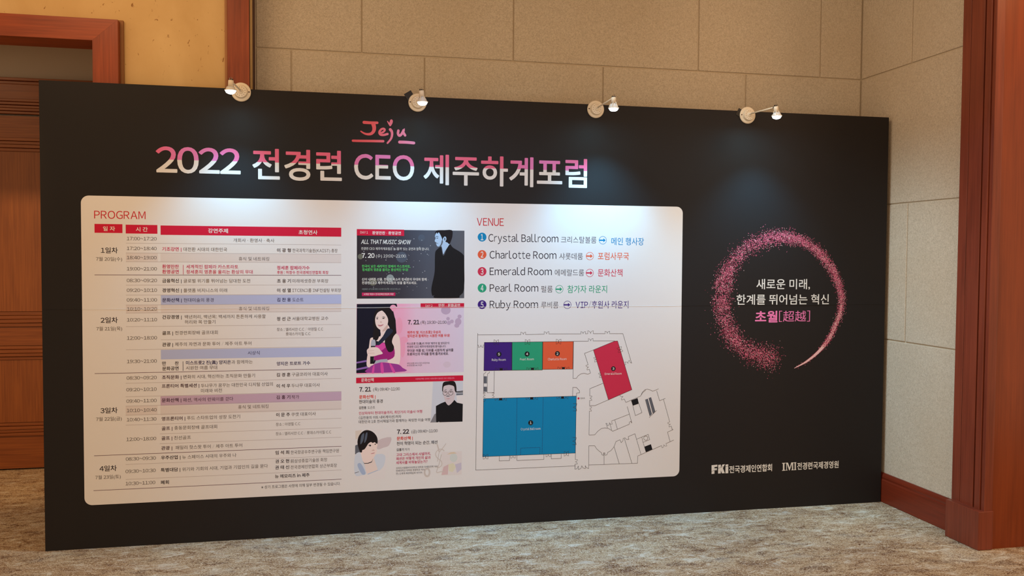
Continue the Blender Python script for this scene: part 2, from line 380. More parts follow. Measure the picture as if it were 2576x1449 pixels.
JEJU_S = [[[[1614.5,2248.9],[1648.9,2248.0],[1685.0,2249.4]],16.7,13.6],[[[1663.7,2243.8],[1668.5,2222.6],[1665.8,2203.9],[1653.1,2189.5],[1634.1,2185.7],[1616.1,2189.3],[1597.6,2199.8]],23.0,7.3],[[[1695.6,2193.2],[1715.3,2199.2],[1725.4,2211.3],[1720.1,2218.6],[1707.3,2215.0],[1696.7,2200.7],[1700.9,2186.9],[1718.0,2184.3],[1740.4,2190.5]],10.4,12.5],[[[1755.3,2215.1],[1763.4,2204.7],[1765.0,2186.0],[1758.6,2164.3],[1740.4,2141.2]],15.7,9.4],[[[1799.3,2210.8],[1797.2,2195.1],[1803.6,2184.1],[1814.4,2189.8],[1826.2,2209.6],[1827.2,2212.3],[1826.2,2203.1],[1835.9,2186.3]],13.6,13.6],[[[1554.9,2147.8],[1601.3,2148.3],[1716.9,2150.6]],12.5,13.6],[[[1806.3,2148.7],[1841.3,2148.8],[1883.5,2146.4]],16.7,15.7]]
JEJU_P = [[[1753.7,2232.7],[1743.6,2246.8],[1737.7,2261.0],[1743.5,2259.1],[1750.5,2251.9],[1753.7,2264.8],[1761.7,2270.5],[1768.7,2264.3],[1767.6,2251.4],[1760.7,2238.3]]]
RING = [[4081.3,920.6,54.3],[3978.5,929.4,61.6],[3856.8,990.7,58.0],[3765.5,1089.0,61.6],[3725.1,1199.9,63.8],[3719.0,1303.2,63.8],[3741.6,1413.2,61.6],[3788.3,1506.2,58.0],[3876.4,1585.9,54.3],[3995.7,1638.8,50.7],[4116.8,1656.0,44.9],[4232.1,1634.2,42.0],[4333.6,1579.0,39.1],[4421.2,1491.6,37.7],[4479.7,1396.3,33.3],[4510.1,1300.6,30.4],[4507.4,1208.2,27.5],[4477.8,1123.2,23.9],[4432.6,1034.9,18.8],[4366.2,957.9,13.8],[4285.7,897.7,9.4],[4201.5,856.3,2.2]]
SLOGAN = [["새로운 미래,",3941.7,4296.6,1369.7,68,"ink_white",0.4,0],["한계를 뛰어넘는 혁신",3813.5,4426.2,1276.5,68,"ink_white",0.4,0],["초월",3936.6,4083.9,1172.7,75,"ink_rose",1.2,0],["[超越]",4094.1,4300.7,1174.1,72,"ink_rose",0,0]]
LOGOS = {"fki":[[[3668.8,283.5],[3706.1,285.5],[3706.3,273.4],[3687.6,271.5],[3687.8,262.8],[3703.9,264.1],[3704.1,252.6],[3688.0,250.7],[3688.3,231.2],[3669.7,230.3]],[[3711.5,283.6],[3729.1,284.5],[3729.4,265.6],[3739.5,285.1],[3755.3,285.7],[3742.4,262.4],[3755.5,231.4],[3736.8,231.3],[3729.6,249.5],[3728.9,231.3],[3711.6,231.1]],[[3759.3,283.2],[3777.0,284.4],[3777.9,230.4],[3759.1,230.2]]],"slit":[[[[3669.4,245.5],[3707.6,259.9]],1.8,1.8],[[[3710.4,262.1],[3747.6,272.9]],1.8,1.8],[[[3758.4,271.1],[3777.9,273.6]],1.8,1.8]],"fkt":["전국경제인연합회",3784.0,4065.2,252.1,48,"ink_white",1,0],"imi":[[[4131.7,277.0],[4152.9,277.1],[4153.0,272.7],[4147.4,272.2],[4148.2,233.8],[4154.5,232.9],[4154.6,228.7],[4132.7,228.4],[4132.6,232.8],[4138.1,233.3],[4137.4,272.0],[4131.8,272.9]],[[4155.9,277.3],[4170.7,277.4],[4183.3,245.3],[4193.1,277.1],[4209.5,277.0],[4209.6,272.9],[4205.9,272.4],[4206.7,232.9],[4210.4,232.4],[4210.5,228.9],[4194.8,229.0],[4194.7,232.4],[4198.4,232.9],[4197.7,269.3],[4183.6,228.8],[4179.9,229.0],[4164.2,270.8],[4164.9,233.1],[4168.6,232.2],[4168.7,229.1],[4156.8,229.0],[4156.7,232.1],[4160.5,232.6],[4159.7,273.0],[4155.9,273.2]],[[4211.8,277.3],[4226.7,277.3],[4226.8,272.9],[4223.8,272.6],[4224.6,233.1],[4227.6,232.6],[4227.7,229.2],[4212.7,228.8],[4212.6,232.3],[4216.4,232.8],[4215.6,272.0],[4211.8,272.8]]],"imt":["전경련국제경영원",4233.6,4515.3,251.9,48,"ink_white",1,0]}
P1 = {"rect":[1575.5,1292.2,2166.5,1669.1],"shapes":[["print_orb",[[1609.8,1521.5],[1608.6,1515.7],[1605.4,1510.8],[1600.6,1507.5],[1594.9,1506.4],[1589.2,1507.5],[1584.4,1510.7],[1581.2,1515.6],[1580.1,1521.3],[1581.2,1527.1],[1584.4,1532.0],[1589.2,1535.3],[1594.9,1536.5],[1600.6,1535.4],[1605.4,1532.1],[1608.6,1527.3]],0],["print_orb",[[1683.5,1384.8],[1682.1,1377.3],[1678.4,1370.6],[1672.5,1365.7],[1665.4,1363.1],[1657.9,1363.1],[1650.7,1365.7],[1644.9,1370.6],[1641.2,1377.3],[1639.9,1384.8],[1641.2,1392.3],[1644.9,1399.0],[1650.7,1403.9],[1657.8,1406.5],[1665.4,1406.5],[1672.5,1403.9],[1678.3,1399.0],[1682.1,1392.4]],0],["print_orb2",[[1776.2,1403.8],[1774.9,1396.7],[1771.3,1390.4],[1765.8,1385.7],[1759.0,1383.2],[1751.9,1383.2],[1745.1,1385.7],[1739.6,1390.4],[1736.0,1396.6],[1734.7,1403.8],[1736.0,1410.9],[1739.6,1417.2],[1745.1,1421.9],[1751.8,1424.4],[1759.0,1424.4],[1765.8,1421.9],[1771.3,1417.2],[1774.9,1411.0]],0],["print_haze",[[1946.4,1626.9],[1945.3,1620.4],[1942.0,1614.6],[1936.9,1610.3],[1930.7,1608.0],[1924.0,1607.9],[1917.8,1610.1],[1912.7,1614.3],[1909.4,1620.0],[1908.2,1626.5],[1909.4,1633.1],[1912.7,1638.8],[1917.7,1643.1],[1924.0,1645.5],[1930.6,1645.5],[1936.8,1643.3],[1941.9,1639.1],[1945.3,1633.4]],0],["print_haze",[[1848.2,1519.7],[1846.4,1509.4],[1841.2,1500.3],[1833.3,1493.6],[1823.5,1489.9],[1813.1,1489.9],[1803.3,1493.4],[1795.3,1500.1],[1790.1,1509.1],[1788.3,1519.4],[1790.1,1529.7],[1795.3,1538.8],[1803.2,1545.5],[1813.0,1549.2],[1823.4,1549.2],[1833.2,1545.7],[1841.2,1539.1],[1846.4,1530.0]],0],["print_star",[[1615.2,1550.2],[1614.1,1548.3],[1611.9,1548.3],[1610.8,1550.2],[1611.9,1552.1],[1614.1,1552.1]],0],["print_star",[[1810.8,1599.0],[1809.9,1597.6],[1808.3,1597.6],[1807.5,1599.0],[1808.3,1600.4],[1809.9,1600.4]],0],["print_star",[[1770.2,1576.9],[1769.2,1575.0],[1767.1,1575.0],[1766.0,1576.8],[1767.1,1578.7],[1769.2,1578.7]],0],["print_star",[[1625.7,1499.4],[1624.8,1497.8],[1623.1,1497.8],[1622.2,1499.3],[1623.1,1500.9],[1624.8,1500.9]],0],["print_star",[[1751.1,1435.1],[1750.1,1433.2],[1748.0,1433.2],[1747.0,1435.1],[1748.0,1436.9],[1750.1,1436.9]],0],["print_star",[[1961.3,1536.8],[1960.3,1535.1],[1958.3,1535.1],[1957.3,1536.8],[1958.3,1538.5],[1960.3,1538.5]],0],["print_star",[[1855.7,1533.3],[1855.2,1532.5],[1854.3,1532.5],[1853.8,1533.3],[1854.3,1534.1],[1855.2,1534.1]],0],["print_star",[[1967.7,1532.1],[1967.0,1530.9],[1965.5,1530.8],[1964.8,1532.1],[1965.5,1533.4],[1967.0,1533.4]],0],["print_star",[[1935.2,1436.0],[1934.3,1434.5],[1932.6,1434.5],[1931.8,1436.0],[1932.6,1437.5],[1934.3,1437.5]],0],["print_star",[[1887.5,1621.0],[1886.5,1619.2],[1884.4,1619.1],[1883.4,1620.9],[1884.4,1622.7],[1886.5,1622.7]],0],["print_star",[[1728.6,1599.3],[1727.6,1597.6],[1725.6,1597.6],[1724.6,1599.3],[1725.6,1601.0],[1727.6,1601.0]],0],["print_star",[[1951.2,1562.5],[1950.2,1560.8],[1948.2,1560.8],[1947.3,1562.5],[1948.2,1564.2],[1950.2,1564.2]],0],["print_star",[[1698.7,1383.6],[1697.7,1381.8],[1695.6,1381.8],[1694.6,1383.6],[1695.6,1385.4],[1697.7,1385.4]],0],["print_star",[[1667.2,1354.4],[1666.3,1352.7],[1664.3,1352.7],[1663.3,1354.4],[1664.3,1356.1],[1666.3,1356.1]],0],["print_star",[[1851.3,1357.4],[1850.5,1356.0],[1848.9,1356.0],[1848.0,1357.4],[1848.9,1358.8],[1850.5,1358.8]],0],["print_star",[[1881.3,1337.9],[1880.7,1336.9],[1879.6,1336.9],[1879.0,1337.9],[1879.6,1338.8],[1880.7,1338.8]],0],["print_star",[[1918.2,1499.9],[1917.3,1498.4],[1915.6,1498.4],[1914.7,1499.9],[1915.6,1501.4],[1917.3,1501.4]],0],["print_star",[[1638.2,1397.9],[1637.5,1396.7],[1636.1,1396.7],[1635.4,1397.9],[1636.1,1399.1],[1637.5,1399.1]],0],["print_star",[[1926.8,1539.6],[1925.9,1537.9],[1924.0,1537.9],[1923.1,1539.5],[1924.0,1541.1],[1925.9,1541.1]],0],["print_star",[[1738.0,1426.4],[1737.4,1425.3],[1736.1,1425.3],[1735.5,1426.4],[1736.1,1427.5],[1737.4,1427.5]],0],["print_star",[[1652.2,1381.9],[1651.2,1380.1],[1649.1,1380.1],[1648.0,1381.9],[1649.1,1383.8],[1651.2,1383.8]],0],["print_star",[[1804.7,1323.8],[1804.1,1322.7],[1802.8,1322.7],[1802.2,1323.8],[1802.8,1324.9],[1804.1,1324.9]],0],["print_star",[[1919.2,1575.0],[1918.0,1572.9],[1915.5,1572.8],[1914.3,1575.0],[1915.5,1577.1],[1918.0,1577.2]],0],["print_star",[[1828.4,1428.5],[1827.2,1426.4],[1824.7,1426.4],[1823.4,1428.5],[1824.7,1430.7],[1827.2,1430.7]],0],["print_star",[[1892.5,1367.5],[1892.0,1366.6],[1891.0,1366.6],[1890.4,1367.5],[1891.0,1368.4],[1892.0,1368.4]],0],["print_star",[[1725.9,1601.3],[1725.2,1600.2],[1724.0,1600.2],[1723.4,1601.3],[1724.0,1602.3],[1725.2,1602.4]],0],["print_star",[[1664.5,1344.9],[1663.9,1343.9],[1662.8,1343.9],[1662.2,1344.9],[1662.8,1345.9],[1663.9,1345.9]],0],["print_star",[[1698.3,1466.1],[1697.2,1464.1],[1694.9,1464.1],[1693.8,1466.1],[1694.9,1468.0],[1697.2,1468.0]],0],["print_star",[[1964.6,1394.8],[1963.9,1393.7],[1962.6,1393.7],[1962.0,1394.8],[1962.6,1396.0],[1963.9,1396.0]],0],["print_star",[[1795.6,1395.5],[1795.1,1394.6],[1794.1,1394.6],[1793.5,1395.5],[1794.0,1396.4],[1795.1,1396.4]],0],["print_star",[[1850.1,1508.1],[1849.2,1506.5],[1847.3,1506.5],[1846.4,1508.1],[1847.3,1509.7],[1849.2,1509.7]],0],["print_star",[[1846.1,1407.8],[1845.2,1406.3],[1843.4,1406.3],[1842.5,1407.8],[1843.4,1409.3],[1845.2,1409.3]],0],["print_star",[[1800.0,1564.4],[1799.1,1562.9],[1797.4,1562.8],[1796.5,1564.3],[1797.4,1565.8],[1799.1,1565.9]],0],["print_star",[[1630.3,1469.8],[1629.5,1468.3],[1627.7,1468.3],[1626.8,1469.8],[1627.7,1471.4],[1629.5,1471.4]],0],["print_star",[[1887.0,1499.8],[1886.5,1499.0],[1885.5,1499.0],[1885.1,1499.8],[1885.5,1500.7],[1886.5,1500.7]],0],["print_star",[[1789.6,1561.9],[1788.6,1560.1],[1786.5,1560.1],[1785.4,1561.9],[1786.5,1563.7],[1788.6,1563.8]],0],["print_star",[[1734.7,1503.5],[1733.6,1501.4],[1731.2,1501.4],[1730.0,1503.4],[1731.2,1505.5],[1733.6,1505.5]],0],["print_star",[[1735.5,1513.9],[1734.8,1512.6],[1733.3,1512.6],[1732.6,1513.9],[1733.3,1515.2],[1734.8,1515.2]],0],["print_star",[[1770.6,1598.9],[1769.7,1597.3],[1767.9,1597.3],[1767.0,1598.9],[1767.9,1600.5],[1769.7,1600.5]],0],["print_star",[[1947.6,1443.5],[1946.5,1441.6],[1944.4,1441.6],[1943.3,1443.5],[1944.4,1445.3],[1946.5,1445.3]],0],["print_star",[[1958.2,1349.9],[1957.1,1348.0],[1955.0,1348.0],[1953.9,1349.9],[1955.0,1351.8],[1957.1,1351.8]],0],["print_star",[[1903.4,1357.3],[1902.7,1356.2],[1901.3,1356.2],[1900.7,1357.3],[1901.3,1358.5],[1902.7,1358.5]],0],["print_star",[[1770.7,1516.2],[1770.0,1515.0],[1768.7,1515.0],[1768.0,1516.2],[1768.7,1517.3],[1770.0,1517.3]],0],["print_star",[[1806.9,1524.6],[1806.0,1523.0],[1804.0,1522.9],[1803.1,1524.6],[1804.0,1526.3],[1806.0,1526.3]],0],["print_star",[[1810.9,1595.6],[1810.1,1594.2],[1808.4,1594.1],[1807.6,1595.6],[1808.4,1597.0],[1810.0,1597.0]],0],["print_star",[[1734.0,1395.2],[1733.4,1394.3],[1732.4,1394.3],[1731.8,1395.2],[1732.4,1396.2],[1733.4,1396.2]],0],["print_star",[[1647.2,1459.4],[1646.5,1458.0],[1644.9,1458.0],[1644.1,1459.4],[1644.9,1460.7],[1646.5,1460.7]],0],["print_star",[[1843.7,1519.9],[1843.1,1518.8],[1841.8,1518.8],[1841.2,1519.9],[1841.8,1521.0],[1843.1,1521.0]],0],["print_star",[[1950.6,1550.2],[1950.0,1549.2],[1948.8,1549.2],[1948.2,1550.2],[1948.8,1551.3],[1950.0,1551.3]],0],["print_star",[[1690.6,1516.7],[1690.0,1515.6],[1688.7,1515.6],[1688.1,1516.7],[1688.7,1517.8],[1690.0,1517.8]],0],["print_star",[[1792.3,1318.6],[1791.8,1317.6],[1790.6,1317.6],[1790.1,1318.6],[1790.6,1319.6],[1791.8,1319.6]],0],["print_star",[[1745.3,1408.0],[1744.1,1406.0],[1741.8,1406.0],[1740.6,1408.0],[1741.8,1410.1],[1744.1,1410.1]],0],["print_star",[[1978.6,1584.0],[1977.7,1582.4],[1975.9,1582.4],[1974.9,1584.0],[1975.8,1585.5],[1977.7,1585.6]],0],["print_star",[[1930.7,1613.8],[1929.8,1612.2],[1927.9,1612.2],[1927.0,1613.8],[1927.9,1615.4],[1929.8,1615.5]],0],["print_star",[[1650.0,1375.0],[1648.8,1372.9],[1646.4,1372.9],[1645.2,1375.0],[1646.4,1377.1],[1648.8,1377.1]],0],["print_star",[[1792.7,1627.1],[1792.1,1626.2],[1791.1,1626.2],[1790.6,1627.1],[1791.1,1628.0],[1792.1,1628.0]],0],["print_star",[[1744.5,1348.5],[1743.9,1347.4],[1742.5,1347.4],[1741.9,1348.5],[1742.5,1349.7],[1743.9,1349.7]],0],["print_star",[[1845.4,1495.7],[1844.7,1494.6],[1843.3,1494.5],[1842.6,1495.7],[1843.3,1496.9],[1844.7,1496.9]],0],["print_star",[[1859.4,1528.2],[1858.6,1526.8],[1857.1,1526.8],[1856.3,1528.1],[1857.1,1529.5],[1858.6,1529.5]],0],["print_star",[[1884.8,1465.9],[1883.7,1464.0],[1881.5,1464.0],[1880.4,1465.9],[1881.5,1467.8],[1883.7,1467.8]],0],["print_coat",[[2034.5,1578.3],[2012.1,1562.2],[2003.2,1546.2],[2001.4,1501.5],[2001.2,1456.7],[1997.1,1418.4],[1984.5,1360.8],[1982.6,1328.8],[1989.1,1306.4],[2000.0,1310.2],[2002.6,1294.2],[2129.1,1294.3],[2140.4,1306.5],[2165.6,1344.5],[2165.0,1508.7],[2160.6,1534.4],[2137.9,1553.5],[2102.2,1574.1],[2085.3,1593.2],[2069.9,1572.2],[2054.0,1533.7],[2044.9,1533.7],[2039.7,1559.2]],1],["print_skin_cool",[[2010.2,1657.9],[2004.8,1646.7],[2001.0,1634.8],[2005.5,1626.6],[2000.4,1612.5],[2002.4,1606.1],[2009.4,1602.1],[2007.8,1595.7],[2009.8,1590.3],[2013.7,1582.0],[2023.3,1579.5],[2035.2,1583.5],[2041.0,1572.0],[2048.2,1537.5],[2057.1,1552.9],[2077.9,1585.1],[2082.7,1596.3],[2072.9,1633.0],[2040.7,1658.2]],1],["print_hair",[[2001.6,1654.6],[2008.6,1665.8],[2018.2,1670.1],[2053.5,1670.8],[2095.4,1671.0],[2099.4,1642.9],[2091.7,1614.0],[2082.1,1594.1],[2070.5,1602.6],[2060.2,1607.3],[2047.9,1629.6],[2044.7,1615.2],[2037.6,1632.7],[2027.9,1651.7],[2021.4,1658.0],[2015.1,1649.6],[2011.2,1657.2],[2006.1,1650.8]],1],["print_skin_cool",[[2065.3,1622.4],[2064.4,1616.6],[2062.1,1611.9],[2058.8,1609.2],[2055.1,1609.2],[2051.7,1611.8],[2049.4,1616.4],[2048.5,1622.2],[2049.3,1628.1],[2051.6,1632.8],[2055.0,1635.4],[2058.7,1635.4],[2062.1,1632.9],[2064.4,1628.2]],0],["print_shade",[[2060.1,1621.7],[2059.4,1616.8],[2057.5,1613.8],[2055.1,1613.8],[2053.1,1616.8],[2052.4,1621.6],[2053.1,1626.5],[2055.0,1629.6],[2057.4,1629.6],[2059.4,1626.6]],0],["print_hair",[[2004.2,1634.5],[2012.5,1636.9],[2020.9,1635.7],[2020.2,1633.1],[2012.5,1634.3],[2004.9,1632.3]],0],["print_hair",[[2008.7,1626.6],[2018.3,1628.6],[2019.6,1625.4],[2010.7,1624.1]],0],["print_shade",[[2008.8,1599.8],[2018.4,1598.0],[2021.0,1595.5],[2009.4,1596.6]],0],["print_shade",[[2040.8,1616.7],[2046.6,1607.2],[2037.7,1584.8],[2025.5,1580.2],[2034.5,1593.7]],1]],"banner":[1575.5,1636.2,1831.6,1670.9],"tag":[1602.6,1306.5,1783.8,1325.0],"texts":[["DAY 1",1594.4,1634.6,1653.6,17,"ink_white",0,0],["환영만찬 · 환영공연",1658.5,1814.0,1651.3,20,"ink_white",0.8,0],["ALL THAT MUSIC SHOW",1598.0,1869.3,1602.9,31,"ink_white",1,0.25],["전경련 CEO 제주하계포럼은 늘 '품격' 있는 공연과 함께 합니다.",1598.7,1970.5,1565.3,17,"ink_white",0.2,0],["7. 20",1601.1,1671.0,1527.7,33,"ink_white",1.4,0],["(수) 19:00~21:00",1678.1,1840.3,1526.0,22,"ink_white",0,0],["한국이 낳은 세계적인 팝페라 카스트라토,",1602.6,1866.7,1469.0,17.5,"ink_green",0.8,0],["정세훈의 영혼을 울리는 환상적인 무대!",1604.2,1853.1,1450.2,17.5,"ink_green",0.8,0],["신이 내려준 선물, 천상의 목소리 정세훈의 무대와 함께",1602.6,1955.6,1397.4,17.5,"ink_white",0.8,0],["전경련 CEO 제주하계포럼의 밤을 즐겨보세요.",1602.6,1902.4,1378.5,17.5,"ink_white",0.8,0],["#팝페라 #카스트라토 #오페라의유령 #천상의목소리",1602.6,1811.2,1343.9,11,"print_orb2",0,0],["*후원 허창수 전국경제인연합회 회장",1612.8,1774.4,1316.2,12,"ink_white",0.4,0]]}
